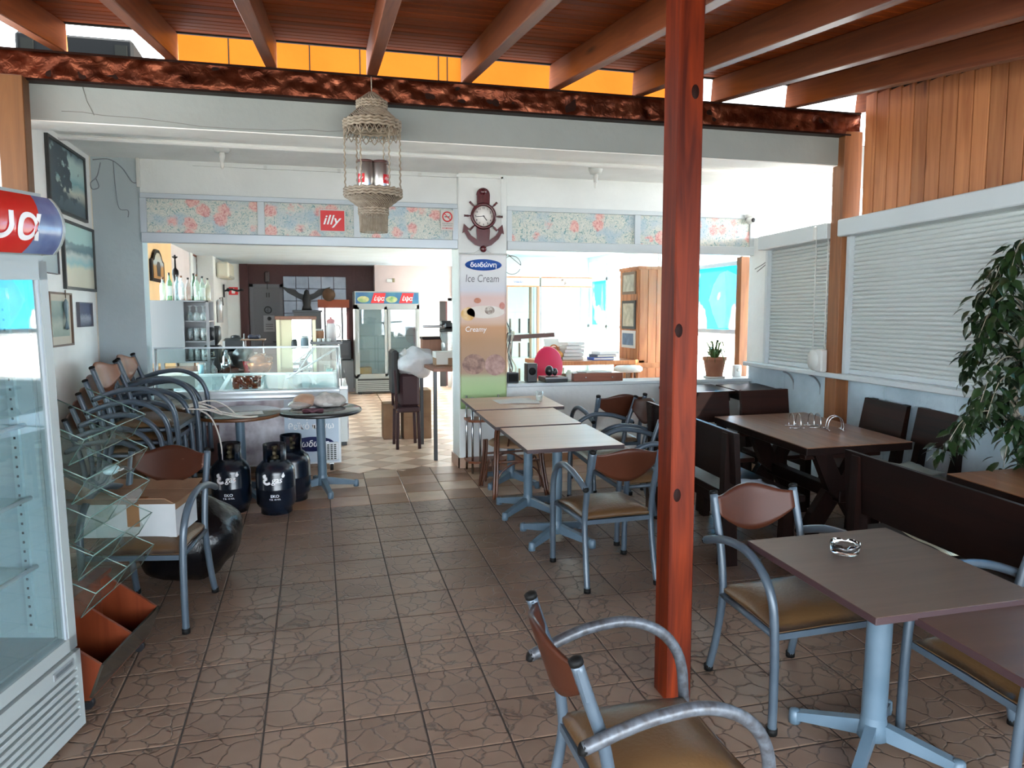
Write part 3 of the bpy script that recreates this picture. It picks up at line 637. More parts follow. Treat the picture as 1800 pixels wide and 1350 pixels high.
def armchair(kind,u,v,rz,label,w=0,group=None,tilt=0):
    D=CH[kind]; t=thing('tube_armchair',label,'chair',(u,v,w),R(rz),group,True)
    if tilt: t.matrix_world=t.matrix_world@RX(tilt)
    for s in (-1,1):
        l=link('leg',D['leg',s],t); link('rubber_foot',D['foot',s],l); link('cap',D['cap',s],l)
        a=link('armrest',D['arm',s],t); link('rubber_foot',D['ffoot',s],a); link('cap',D['acap',s],a)
    link('seat_frame',D['frame'],t); link('seat',D['seat'],t); b_=link('backrest',D['back'],t); link('mounting_plate',D['plate',-1],b_); link('mounting_plate',D['plate',1],b_)
    return t
armchair('normal',-.925,4.424,168.5,'tube armchair holding the open white carton, by the black bag')
armchair('normal',1.725,4.385,2,'tube armchair tucked at the near end of the pale tables, back to us')
armchair('normal',2.0,2.82,182,'scratched tube armchair facing us across the ashtray table')
armchair('worn',.94,1.99,-90,'nearest tube armchair with worn grey arms, right beside the red post')
armchair('normal',2.49,2.14,90,'tube armchair tucked sideways under the two oak tables, nearest the corner')
armchair('normal',2.24,5.08,91,'tube armchair along the right side of the nearest pale table')
armchair('normal',2.29,5.76,88,'tube armchair along the right side of the middle pale table')
armchair('normal',2.52,6.38,1,'tube armchair facing the parapet beyond the middle pale table')
for q,(u,v,rz) in enumerate(((-1.42,6.12,-97),(-1.40,6.70,-92))):
    for k in range(5):
        top=('topmost armchair of the front stack beside the wall' if q==0 else 'topmost armchair of the rear stack beside the freezer') if k==4 else None
        names=['bottom','second','third','fourth']
        lb=top or f"{names[k]} armchair from the floor in the {'front' if q==0 else 'rear'} stack by the left wall"
        f=.052*k
        armchair('stack',u+f*math.cos(R(rz+90)),v+f*math.sin(R(rz+90)),rz,lb,.093*k,'stacked armchairs by the left wall')

# ---------------------------------------------------------------- pedestal tables
def cross_base(t,hz,pole=.042,top_m=M_pole,reach=.30,ang=35,mat=M_pole):
    p=MB().lathe([(pole,.05),(pole,hz)],18).lathe([(pole,.05),(pole+.012,.05),(pole+.006,.10),(pole,.14)],18); p.obj('pole',mat,t)
    for k in range(4):
        a=R(ang+90*k); c,s=math.cos(a),math.sin(a)
        m=Matrix(((c,-s,0,0),(s,c,0,0),(0,0,1,0),(0,0,0,1)))
        mb=MB(); A=.026; B=.018
        mb.prism([(.0,.055),(.04,.115),(reach-.02,.058),(reach,.052),(reach,.018),(reach-.03,.022)],-.02,.02,'y',m)
        mb.lathe([(0,.0),(.024,.0),(.026,.02),(.024,.055),(.012,.062),(0,.063)],10,m@T(reach,0,0)); lg=mb.obj('leg',mat,t)
        MB().lathe([(0,0),(.02,0),(.02,.006),(0,.006)],10,m@T(reach,0,-.004)).obj('rubber_foot',M_rubber,lg)
    MB().box(-.17,.17,-.03,.03,hz-.012,hz).box(-.03,.03,-.17,.17,hz-.012,hz).obj('top_bracket',mat,t)
def laminate_table(u,v,rz,wx,wy,h,top,label,group=None,pole_off=(0,0),ang=35,pole=.036):
    t=thing('pedestal_table',label,'table',(u,v,0),R(rz),group,True)
    MB().box(-wx/2+.0015,wx/2-.0015,-wy/2+.0015,wy/2-.0015,h-.006,h+.0008).obj('tabletop',top,t,loc=(-pole_off[0],-pole_off[1],0))
    MB().box(-wx/2,wx/2,-wy/2,wy/2,h-.027,h,bev=.002).obj('edge_band',M_lamedge,t,loc=(-pole_off[0],-pole_off[1],0))
    cross_base(t,h-.027,pole,ang=ang)
    return t
laminate_table(2.09,2.38,0,.70,.785,.74,M_laminate,'grey oak laminate table carrying the glass ashtray',ang=40,pole_off=(-.02,-.035),pole=.047)
laminate_table(2.30,1.63,-1,.76,.80,.72,M_lamred,'walnut laminate table at the corner, adjoining the ashtray table',ang=40)
laminate_table(1.62,5.05,0,.69,.77,.74,M_lampale,'nearest pale laminate table in the row, two armchairs around it',ang=38,pole_off=(-.035,-.07))
laminate_table(1.60,5.75,0,.69,.77,.742,M_lampale,'middle pale laminate table in the row beside the bamboo chair',ang=38,pole_off=(-.03,-.18))
laminate_table(1.68,6.62,0,.80,.66,.75,M_lampale,'farthest pale laminate table below the parapet with papers on it',ang=38)
def round_table(u,v,label,edge,top):
    t=thing('round_table',label,'table',(u,v,0),0,None,True)
    MB().lathe([(0,.735),(.335,.735),(.352,.728),(.358,.716),(.352,.704),(.30,.70),(0,.70)],40).obj('tabletop',top,t)
    MB().lathe([(.353,.729),(.3605,.716),(.353,.703)],40).obj('edge_band',edge,t)
    cross_base(t,.70,.039,ang=12 if u>-.3 else 30,reach=.30); return t
M_rtop=mottled('black brown bar top',(.006,.004,.005),(.015,.011,.011),3,.12,spec=.7); M_rtopb=wood('worn walnut bar top',(.030,.013,.009),(.055,.026,.016),'x',.4,.22,knots=False,vary=.02)
round_table(0,6.80,'round black-topped pedestal table with a paper-wrapped parcel on it',flat('black edge',(.01,.01,.011),.3),M_rtop)
round_table(-.67,6.80,'round walnut-topped pedestal table with a sheet of paper on it',wood('orange edge',(.12,.04,.011),(.15,.06,.02),'x',1,.4,knots=False),M_rtopb)

# ashtray
a=thing('ashtray','faceted clear glass ashtray on the grey oak table','ashtray',(2.07,2.58,.741),R(10),None,True)
mb=MB(); prof=[(0,.0),(.052,.0),(.056,.006),(.055,.012),(.058,.018),(.056,.024),(.060,.042),(.052,.044),(.044,.022),(.038,.012),(0,.010)]
n0=len(mb.bm.verts); mb.lathe(prof,28)
for v in mb.bm.verts:
    if v.co.z>.04 and abs(math.atan2(v.co.y,v.co.x)%(PI/2)-PI/4)<.2: v.co.z-=.012
M_ash=bpy.data.materials.new('pressed glass'); M_ash.use_nodes=True
b=M_ash.node_tree.nodes['Principled BSDF']; b.inputs['Transmission Weight'].default_value=1; b.inputs['Roughness'].default_value=.04; b.inputs['IOR'].default_value=1.48; b.inputs['Base Color'].default_value=(.93,.97,.97,1)
mb.obj('bowl',M_ash,a)

# bamboo chair under the middle pale table
t=thing('bamboo_chair','dark bamboo chair with bound cane legs under the pale table','chair',(1.63,6.36,0),R(3),None,True)
M_cane=wood('dark cane',(.045,.016,.009),(.12,.042,.02),'z',1,.35,knots=False,vary=.1)
for sx in (-1,1):
    for sy,h in ((-1,.69),(1,.44)):
        mb=MB()
        for d in (-.012,.012): mb.tube(smooth_path([(sx*.235+d,sy*.22-(.03*(sy<0)),0.008),(sx*.205+d,sy*.185,.30),(sx*.20+d,sy*.18,.44)]+([(sx*.20+d,sy*.20,.58),(sx*.19+d,sy*.24,.68)] if h>.5 else []),4),.0125,8)
        mb.obj('leg',M_cane,t)
for y in (-.185,.185):
    mb=MB(); mb.tube(smooth_path([(-.22,y,.06),(-.16,y,.22),(0,y,.30),(.16,y,.22),(.22,y,.06)],6),.009,7).tube([(-.2,y,.31),(.2,y,.31)],.010,7); mb.obj('brace',M_cane,t)
for s in (-.205,.205): MB().tube(smooth_path([(s,-.16,.06),(s,-.1,.22),(s,0,.30),(s,.1,.22),(s,.16,.06)],6),.009,7).obj('brace',M_cane,t)
MB().lathe([(0,.47),(.18,.465),(.215,.445),(.215,.425),(0,.42)],24).obj('seat',flat('cane seat',(.20,.11,.055),.6),t)
mb=MB(); mb.tube(smooth_path([(-.19,-.24,.66),(-.12,-.27,.685),(0,-.28,.69),(.12,-.27,.685),(.19,-.24,.66)],5),.014,8)
for x in (-.1,0,.1): mb.tube([(x,-.275,.685),(x,-.18,.44)],.008,6)
mb.obj('backrest',M_cane,t)

# ---------------------------------------------------------------- heavy dark wooden furniture
def trestle_table(u,v,rz,wx,wy,h,label):
    t=thing('trestle_table',label,'table',(u,v,0),R(rz),None,True)
    n=5
    tp=MB().box(-wx/2,wx/2,-wy/2,wy/2,h-.055,h-.004,bev=.004).obj('tabletop',M_dwood,t)
    for i in range(n): MB().box(-wx/2+i*wx/n+.0008,-wx/2+(i+1)*wx/n-.0008,-wy/2,wy/2,h-.0045,h,bev=.001).obj('plank',M_ttop,tp)
    for s in (-1,1):
        y=s*(wy/2-.20)
        for q in (-1,1):
            mb=MB(); P=[(-.31,0),(-.20,.0),(.02,.34),(.12,.42),(.26,h-.055),(.13,h-.055),(.02,.50),(-.10,.40),(-.20,.25)]
            mb.prism([(q*a,b) for a,b in P],y-.03+q*.0305,y+.03+q*.0305,'y'); mb.obj('trestle_leg',M_dwoodz,t)
        MB().box(-.30,.30,y-.035,y+.035,h-.125,h-.056,bev=.005).obj('top_rail',M_dwoodx,t)
    MB().box(-.04,.04,-wy/2+.13,wy/2-.13,.33,.42,bev=.005).obj('stretcher',M_dwood,t)
    return t
trestle_table(3.47,4.83,0,.82,1.20,.765,'brown plank trestle table with the wire napkin holders')
trestle_table(3.83,2.84,0,.82,1.25,.765,'brown plank trestle table by the plant, half hidden by the bench back')
def bench(u,v,rz,ln,label,ext=0):
    """seat runs along local y, sitter faces local +x"""
    t=thing('wooden_bench',label,'bench',(u,v,0),R(rz),None,True)
    MB().prism([(-.055,.56),(-.020,.56),(-.045,.895),(-.085,.90)],-ln/2,ln/2,'y').obj('backrest',M_dwood,t)
    MB().box(-.01,.47,-ln/2+.02,ln/2-.02,.41,.455,bev=.005).obj('seat',M_dwood,t)
    MB().box(.02,.06,-ln/2+.1,ln/2-.1,.33,.41).obj('apron',M_dwood,t)
    for s in (-1,1):
        y0=s*(ln/2-.10)
        MB().prism([(-.10,0),(.02,0),(-.03,.875),(-.095,.885)],y0-.03,y0+.03,'y').obj('leg',M_dwoodz,t)
        MB().prism([(.34,0),(.44,0),(.42,.41),(.35,.41)],y0-.03,y0+.03,'y').obj('leg',M_dwoodz,t)
        MB().box(.0,.38,y0-.025,y0+.025,.30,.41,bev=.003).obj('side_rail',M_dwoodx,t)
    return t
bench(2.585,4.85,0,1.32,'dark wooden bench with plank back between the red post and the trestle table')
bench(2.955,2.98,0,1.30,'long dark wooden bench with plank back in front of the plant, cushion on its seat')
def wood_chair(u,v,rz,label,cushion=None):
    t=thing('wooden_chair',label,'chair',(u,v,0),R(rz),None,True)   # sitter faces local +y
    MB().prism([(-.20,.675),(-.17,.675),(-.215,.925),(-.245,.925)],-.225,.225,'x').obj('backrest',M_dwoodx,t)
    for s in (-1,1):
        MB().prism([(-.20,0),(-.12,0),(-.145,.45),(-.232,.925),(-.275,.925),(-.225,.45)],s*.17-.028,s*.17+.028,'x').obj('leg',M_dwoodz,t)
        MB().prism([(.13,0),(.20,0),(.19,.42),(.12,.42)],s*.17-.028,s*.17+.028,'x').obj('leg',M_dwoodz,t)
        MB().box(s*.17-.02,s*.17+.02,-.16,.15,.34,.42).obj('side_rail',M_dwood,t)
    MB().box(-.225,.225,-.165,.225,.42,.455,bev=.005).obj('seat',M_dwoodx,t)
    return t
wood_chair(3.98,4.88,90,'dark wooden chair by the stone wall, the one nearer the orange post')
wood_chair(4.03,4.38,90,'dark wooden chair by the stone wall with a crumpled cushion on it')
wood_chair(3.10,5.47,180,'dark wooden chair at the far end of the trestle table, next to the red post')
wood_chair(3.66,5.46,180,'dark wooden chair at the far end of the trestle table, nearer the shutters')
def cafe_table(u,v,w,d,label):
    t=thing('square_table',label,'table',(u,v,0),0,None,True)
    MB().box(-w/2,w/2,-d/2,d/2,.725,.755,bev=.003).obj('tabletop',M_dwoodx,t); MB().box(-w/2+.04,w/2-.04,-d/2+.04,d/2-.04,.65,.725).obj('apron',M_dwood,t)
    MB().box(-.055,.055,-.055,.055,.05,.65).obj('post',M_dwoodz,t); MB().box(-.25,.25,-.05,.05,0,.06,bev=.004).obj('foot',M_dwoodx,t); MB().box(-.05,.05,-.25,.25,0.001,.058,bev=.004).obj('foot',M_dwood,t)
cafe_table(3.72,6.98,.60,.50,'dark square table under the parapet, left of the corner table')
cafe_table(4.29,6.95,.48,.48,'dark square table in the corner under the plant sill')
# folded striped cushions
def stripe():
    m,nt,b=nm('striped cushion cloth'); mp=coords(nt); w=N(nt,'ShaderNodeTexWave'); w.bands_direction='Y'; w.inputs['Scale'].default_value=5.5; w.inputs['Distortion'].default_value=.6; w.inputs['Detail'].default_value=1
    r=ramp(nt,[(.0,(.46,.44,.32)),(.55,(.52,.50,.38)),(.7,(.20,.27,.22)),(.85,(.58,.56,.46)),(1,(.30,.36,.31))]); L(nt,mp,0,w,'Vector'); L(nt,w,'Fac',r,'Fac'); L(nt,r,0,b,'Base Color'); b.inputs['Roughness'].default_value=.85; return m
M_stripe=stripe(); M_cushblue=mottled('pale green cushion cloth',(.38,.40,.32),(.30,.40,.42),3,.85,.3,12)
def cushion(u,v,w,rz,sx,sy,h,mat,label,layers=2):
    t=thing('seat_cushion',label,'cushion',(u,v,w),R(rz),None,True)
    for k in range(layers):
        def f(a,b,up):
            x,y=a*2-1,b*2-1; e=1-max(abs(x),abs(y))**4; 
            z=h/layers*(k+.5)+up*(h/layers*.5)*e+.012*math.sin(x*3+k*2)*math.cos(y*4+k)
            sh=.0 if k==0 else .03
            return (x*sx*(1-.06*k)+sh,y*sy*(1-.10*k)-.01*k,max(z,.001))
        mb=MB(); mb.grid(lambda a,b:f(a,b,1),14,14); mb.grid(lambda a,b:f(a,b,-1),14,14); bmesh.ops.remove_doubles(mb.bm,verts=mb.bm.verts,dist=.001)
        mb.obj('fold',mat,t)
    for s in (-1,1): MB().tube(smooth_path([(s*sx*.9,-sy*.8,h*.5),(s*sx*1.05,-sy*1.0,h*.4),(s*sx*1.08,-sy*1.1,.004)],4),.004,5).obj('tie',mat,t)
cushion(3.24,3.20,.457,80,.20,.17,.075,M_stripe,'green striped cushion folded on the long bench seat',3)
cushion(4.04,4.42,.457,85,.19,.18,.075,M_cushblue,'crumpled pale green cushion on the wooden chair by the wall',2)
cushion(2.80,4.45,.457,85,.16,.15,.03,flat('pale blue grey cloth',(.34,.40,.46),.5),'pale blue cushion lying on the bench beside the red post',1)

# wire napkin holders and a ring
def holder(u,v,rz,label,n=2):
    t=thing('napkin_holder',label,'napkin holder',(u,v,.767),R(rz),None,True)
    for k in range(n):
        x=(k-(n-1)/2)*.05
        MB().tube(smooth_path([(x,-.05,.004),(x,-.055,.03),(x,-.04,.085),(x,0,.105),(x,.04,.085),(x,.055,.03),(x,.05,.004)],5),.0028,6).obj('wire_hoop',M_chrome,t)
    MB().tube([(-.05,-.05,.006),(.05,-.05,.006)],.0028,6).tube([(-.05,.05,.006),(.05,.05,.006)],.0028,6).obj('base_wire',M_chrome,t)
    for y in (-.05,.05):
        for x in (-.05,.05): MB().ball((x,y,.005),.005).obj('foot',M_chrome,t)
holder(3.40,4.86,-15,'wire napkin holder, the farther left one on the trestle table')
holder(3.55,4.84,-12,'wire napkin holder in the middle of the trio on the trestle table')
holder(3.62,4.70,70,'wire napkin holder turned sideways, nearest of the trio on the trestle table')
# ---------------------------------------------------------------- drinks fridge at the left edge
M_fr=flat('fridge enamel',(.30,.335,.33),.35,spec=.5); M_frin=flat('fridge liner',(.34,.41,.42),.45); M_frd=flat('painted grille shade',(.05,.055,.055),.7)  # last colour paints the shade behind grille bars and in slots
M_lampw=bpy.data.materials.new('fridge lamp'); M_lampw.use_nodes=True; e=M_lampw.node_tree.nodes['Principled BSDF']; e.inputs['Emission Color'].default_value=(.85,.97,1,1); e.inputs['Emission Strength'].default_value=.10
rz=R(75.6); cfu,cfv=-1.0-(.40*math.cos(rz)+.33*math.sin(rz)), 3.31-(.40*math.sin(rz)-.33*math.cos(rz))
t=thing('drinks_fridge','white glass-door drinks fridge at the left edge with a red sign','fridge',(cfu,cfv,0),rz,None,True)
W,Dp=.40,.33
mb=MB(); mb.box(-W,-W+.045,-Dp+.05,Dp,.42,1.92).box(W-.045,W,-Dp+.05,Dp,.42,1.92).box(-W,W,Dp-.05,Dp,.0,1.92).box(-W,W,-Dp+.05,Dp,1.86,1.92).box(-W,W,-Dp+.05,Dp,.34,.42); mb.obj('cabinet',M_fr,t)
mb=MB(); mb.box(-W+.046,W-.046,Dp-.062,Dp-.052,.42,1.86).box(-W+.046,-W+.052,-Dp+.06,Dp-.06,.42,1.86).box(W-.052,W-.046,-Dp+.06,Dp-.06,.42,1.86); mb.obj('liner',M_frin,t)
for s in (-1,1):
    mb=MB(); mb.box(s*(W-.062)-.008,s*(W-.062)+.008,-Dp+.12,-Dp+.15,.45,1.82)
    mb.obj('shelf_rail',flat('rail grey',(.42,.52,.53),.4,.3),t)
    r=t
    sl=MB()
    for k in range(34): sl.box(s*(W-.071)-.002,s*(W-.071)+.002,-Dp+.131,-Dp+.138,.48+k*.038,.489+k*.038)
    o=sl.obj('rail_slots',M_frd,t); o['kind']='stuff'
for z in (.72,1.0,1.29,1.57):
    sh=MB(); sh.box(-W+.07,W-.07,-Dp+.10,Dp-.07,z,z+.006).obj('glass_shelf',M_gglass,t)
    MB().tube([(-W+.06,-Dp+.10,z+.004),(W-.06,-Dp+.10,z+.004)],.009,8).obj('shelf_front_rail',M_wplast,t)
d=MB(); d.box(-W,-W+.05,-Dp,-Dp+.045,.36,1.92).box(W-.05,W,-Dp,-Dp+.045,.36,1.92).box(-W,W,-Dp,-Dp+.045,1.85,1.92).box(-W,W,-Dp,-Dp+.045,.36,.415)
d=d.obj('door_frame',M_fr,t); MB().box(-W+.05,-W+.063,-Dp+.004,-Dp+.012,.415,1.85).box(W-.063,W-.05,-Dp+.004,-Dp+.012,.415,1.85).obj('gasket',M_alugrey,d)
MB().box(-W+.05,W-.05,-Dp+.012,-Dp+.018,.415,1.85).obj('glass_pane',M_fglass,d)
g=MB(); g.box(-W,W,-Dp-.01,-Dp+.06,.02,.07).box(-W,-W+.06,-Dp-.01,-Dp+.06,.07,.35).box(W-.03,W,-Dp-.01,-Dp+.06,.07,.35).box(-W,W,-Dp-.01,-Dp+.06,.285,.35); g.obj('grille_frame',M_fr,t)
MB().box(-W,W,-Dp+.05,-Dp+.06,.03,.35).obj('grille_back',M_frd,t)
for k in range(6): MB().box(-W+.06,W-.03,-Dp-.012,-Dp+.02,.082+k*.034,.082+k*.034+.020,bev=.002).obj('grille_slat',M_fr,t)
bd=MB().box(W-.19,W-.05,-Dp-.0135,-Dp-.008,.302,.336,bev=.004).obj('badge',flat('badge grey',(.30,.33,.34),.4,.5),t)
MB().box(W-.175,W-.065,-Dp-.0145,-Dp-.013,.312,.326).obj('badge_inset',flat('badge dark',(.10,.12,.13),.4),bd)
for s in (-1,1): MB().lathe([(0,0),(.025,0),(.025,.02),(0,.02)],12,T(s*(W-.06),-Dp+.08,0)).obj('foot',M_black,t)
# curved sign
H0,H1=1.945,2.155
def curve(u,v,off=0):
    a=(v-.5)*1.5; r=.17+off
    return (-W+.012+u*(2*W-.024),-Dp+.09-r*math.cos(a)+.0,(H0+H1)/2+ (H1-H0)/2*math.sin(a)/math.sin(.75))
MB().box(-W,W,-Dp+.01,Dp-.25,1.92,1.95).box(-W,W,-Dp+.0,Dp-.25,H1,H1+.018).box(-W,W,Dp-.26,Dp-.25,1.92,H1).obj('sign_box',M_fr,t)
for s in (-1,1):
    pts=[curve(0,v/10,.006)[1:] for v in range(11)]; poly=[(y,z) for y,z in pts]+[(Dp-.25,H1+.018),(Dp-.25,1.92)]
    MB().prism(poly,s*W-.012 if s>0 else -W,W if s>0 else -W+.012,'x').obj('sign_end',M_fr,t)
def signface(u0,u1,name,mat,slant=0):
    mb=MB(); mb.grid(lambda u,v:curve(u0+(u1-u0)*u+slant*v*(1 if u>.5 else 0)*1.0 if name=='red_field' else u0+slant*v*(1-u)+(u1-u0)*u,v,0),12,10); return mb.obj(name,mat,t)
M_redp=mottled('sign red print',(.50,.008,.014),(.66,.05,.03),2,.22,spec=.6); M_bluep=mottled('sign blue print',(.07,.10,.24),(.20,.28,.46),5,.22,spec=.6)
mb=MB(); mb.grid(lambda u,v:curve(.0+(.76+.10*v)*u,v,.001),14,10); mb.obj('red_field',M_redp,t)
mb=MB(); mb.grid(lambda u,v:curve((.76+.10*v)*(1-u)+u,v,.001),8,10); mb.obj('blue_field',M_bluep,t)
me=text_mesh('έψα',.155,M_whiteink,width=.44,shear=.14,bold=.016)
for v in me.vertices:
    u=(v.co.x+.045)/(2*W-.024)+.5; vv=v.co.y/.21+.45; v.co=Vector(curve(u,vv,.004))
link('lettering',me,t)
# things left inside the fridge
for (x,z,c,lb) in ((.12,1.008,(.42,.16,.05),'orange carton left on a middle shelf inside the drinks fridge'),(-.05,1.298,(.40,.36,.30),'pale carton on an upper shelf inside the drinks fridge')):
    k=thing('carton',lb,'carton'); k.matrix_world=t.matrix_world@T(x,-.02,z)
    MB().box(-.07,.07,-.06,.06,0,.05,bev=.004).obj('carton_body',flat(lb,c,.7),k); MB().box(-.07,.07,-.062,-.06,.015,.035).obj('carton_label',M_paper,k)

# ---------------------------------------------------------------- glass scoop-bin display
rz=R(79)
cu,cv=-1.0,3.72
t=thing('bin_display','wheeled display of stacked green-edged glass bins on an orange wooden base','display',(cu,cv,0),rz,None,True)
M_orw=wood('orange lacquered board',(.10,.017,.005),(.155,.032,.011),'z',.6,.35,knots=False,coat=.2,vary=.08); HX=.30
def scoop(z0,side,thick,yb=.16): # side profile of one bin: front panel leans out, mouth slopes up to the back
    return [(yb,z0),(-.055,z0),(-.115,z0+.15),(yb-.02,z0+.335),(yb,z0+.335)]
for x0,x1 in ((-HX,-HX+.014),(-.007,.007),(HX-.014,HX)):
    MB().prism(scoop(.07,0,0),x0,x1,'x').obj('side_board',M_orw,t)
MB().prism([(-.055,.07),(-.067,.07),(-.127,.22),(-.115,.22)],-HX,HX,'x').obj('front_board',flat('smoky front panel',(.035,.032,.025),.15),t)
MB().box(-HX,HX,-.06,.16,.058,.072).obj('bottom_board',M_orw,t); MB().box(-HX,HX,.148,.16,.07,.42).obj('back_board',M_orw,t); MB().box(-HX-.004,HX+.004,.10,.164,.405,.425).obj('top_rail',M_orw,t)
for x in (-HX+.04,HX-.04):
    for y in (-.03,.13):
        c=MB().tube([(x-.012,y,.026),(x+.012,y,.026)],.026,14).obj('caster',M_black,t); MB().box(x-.016,x+.016,y-.012,y+.012,.036,.06).obj('caster_fork',M_chrome,c)
for k,z0 in enumerate((.435,.60,.765,.93,1.095)):
    b=MB().prism([(-.045,z0),(-.051,z0),(-.121,z0+.105),(-.115,z0+.105)],-HX,HX,'x').obj('bin_front',M_gglass,t)
    MB().prism([(-.04,z0),(.16,z0+.05),(.16,z0+.055),(-.04,z0+.005)],-HX,HX,'x').obj('bin_floor',M_gglass,b)
    for x in (-HX,0,HX-.005):
        MB().prism([(-.05,z0+.006),(-.115,z0+.105),(.155,z0+.235),(.155,z0+.06)],x,x+.005,'x').obj('bin_divider',M_gglass,b)
    ed=MB(); e=flat('glass edge',(.10,.17,.15),.2)
    ed.tube([(-HX,-.118,z0+.106),(HX,-.118,z0+.106)],.003,5).tube([(-HX,-.048,z0),(HX,-.048,z0)],.003,5)
    for x in (-HX,0,HX): ed.tube([(x,-.048,z0),(x,-.118,z0+.105),(x,.15,z0+.235)],.0028,5)
    ed.obj('bin_edge',e,b)
pn=thing('plastic_pouch','pale blue plastic pouch lying in a middle glass bin','pouch'); pn.matrix_world=t.matrix_world@T(.1,-.03,.955); MB().ball((0,0,.02),.05,1,.7,.45).obj('pouch_body',flat('pale blue plastic',(.42,.58,.64),.25),pn); MB().box(-.02,.02,-.05,-.034,.018,.024).obj('pouch_seal',M_wplast,pn)

# open white carton on the armchair
t=thing('carton','open white carton with brown tape standing on an armchair','carton',(-.945,4.47,.478),R(168),None,True)
MB().box(-.21,.30,-.15,.15,0,.185).obj('carton_body',mottled('dirty white card',(.38,.40,.41),(.48,.50,.51),3,.7),t)
for m,a in (((T(0,.15,.185)@RX(28)),0),((T(0,-.15,.185)@RX(-12)@RZ(180)),1)):
    MB().box(-.29 if a else -.205,.205 if a else .295,0,.13,-.002,.002,m).obj('flap',M_card,t)
MB().box(-.21,.0,-.06,.06,-.002,.002,T(.30,0,.185)@RY(-30)@T(0.21,0,0)).obj('flap',M_card,t)
MB().box(-.211,.301,-.148,.148,.15,.186).obj('brown_rim',M_card,t)
MB().box(-.02,.045,.1505,.153,.06,.187).box(-.02,.045,.02,.151,.1865,.189).obj('tape',flat('brown tape',(.27,.13,.06),.25),t)
nt_=MB().box(-.15,-.12,-.2,.0,0,.002,T(0.25,.08,.21)@RX(20)).obj('loose_strip',M_paper,t)

# black bin bag
t=thing('bin_bag','shiny black plastic sack slumped behind the armchair with the carton','sack',(-.82,4.96,0),0,None,True)
mb=MB(); q=mb.ball((0,0,.26),.30,1.06,.92,.92,n=40)
for v in mb.bm.verts:
    p=v.co.copy(); n=noise.noise(p*5.5)*.035+noise.noise(p*14)*.013; d=Vector((p.x,p.y,p.z-.26)); 
    if d.length>0: v.co+=d.normalized()*n
    if v.co.z<.0: v.co.z=0.002+abs(v.co.z)*.02
    if v.co.z>.40: v.co.x*=1-(v.co.z-.40)*1.6; v.co.y*=1-(v.co.z-.40)*1.6
mb.obj('sack_body',mottled('black bin liner',(.0015,.0015,.002),(.004,.004,.005),3,.22,.5,14,spec=.35),t)
mb=MB(); mb.lathe([(.05,.48),(.035,.51),(.06,.56),(.045,.575),(.0,.52)],12); mb.obj('sack_neck',M_black,t)

# gas bottles
M_gas=mottled('dark blue bottle paint',(.002,.005,.011),(.005,.010,.019),4,.24,.05,30,spec=.6)
def gas(u,v,rz,label,logo=True):
    t=thing('gas_bottle',label,'gas bottle',(u,v,0),R(rz),None,True); r=.153
    MB().lathe([(0,.004),(.118,.0),(.122,.0),(.122,.045),(r-.012,.062),(r,.085),(r,.20),(r+.0018,.205),(r+.0018,.213),(r,.218),(r,.33),(r-.012,.375),(r-.05,.415),(.07,.435),(0,.44)],36).obj('bottle_body',M_gas,t)
    mb=MB(); mb.lathe([(.083,.425),(.083,.555),(.089,.555),(.089,.425)],28,a0=R(-55),a1=R(235)); 
    mb.obj('collar',M_gas,t)
    vl=MB().lathe([(0,.43),(.03,.43),(.03,.455),(.016,.46),(.016,.51),(.022,.515),(.022,.535),(0,.54)],12).obj('valve',flat('dull brass',(.06,.048,.026),.5,.6),t)
    MB().tube([(0,0,.49),(.0,-.05,.49)],.013,8).obj('valve_outlet',flat('dull brass',(1,1,1)),vl)
    if logo:
        def put(me,z,off=0): 
            wrap_cyl(me,r+.0012); o=link('lettering',me,t); o.location=(0,0,z); o.rotation_euler=(0,0,off); return o
        put(text_mesh('gas',.052,M_whiteink,width=.085,shear=.2,bold=.01),.278,.14)
        mb=MB(); P=smooth_path([(-.062,.05,0),(-.085,.035,0),(-.055,.022,0),(-.082,.0,0),(-.06,-.022,0),(-.03,-.012,0)],5)
        for a,b in zip(P,P[1:]):
            d=(b-a).normalized(); nrm=Vector((-d.y,d.x,0))*.0095; mb.quad(a-nrm,a+nrm,b+nrm,b-nrm)
        me=mb.mesh('logo_mark',M_whiteink); wrap_cyl(me,r+.0014); o=link('logo_mark',me,t); o.location=(0,0,.285)
        mb=MB(); pts=[(.062,.018),(.078,.018),(.087,.032),(.080,.046),(.077,.06),(.066,.045),(.060,.030)]; mb.bm.faces.new([mb.bm.verts.new((a,b,0)) for a,b in pts]); me=mb.mesh('flame_mark',M_whiteink); wrap_cyl(me,r+.0014); o=link('flame_mark',me,t); o.location=(0,0,.292)
        put(text_mesh('EKO',.022,M_whiteink,width=.064,bold=.008),.165,.02); put(text_mesh('T.B. 10 KIL',.012,M_whiteink,width=.088),.138,.02)
    return t
gas(-.715,6.36,-4,'dark blue gas bottle, left one of the pair with white lettering')
gas(-.365,6.245,-2,'dark blue gas bottle, right one of the pair with white lettering')
gas(-.25,6.585,30,'dark gas bottle without visible lettering, behind the lettered pair',False)
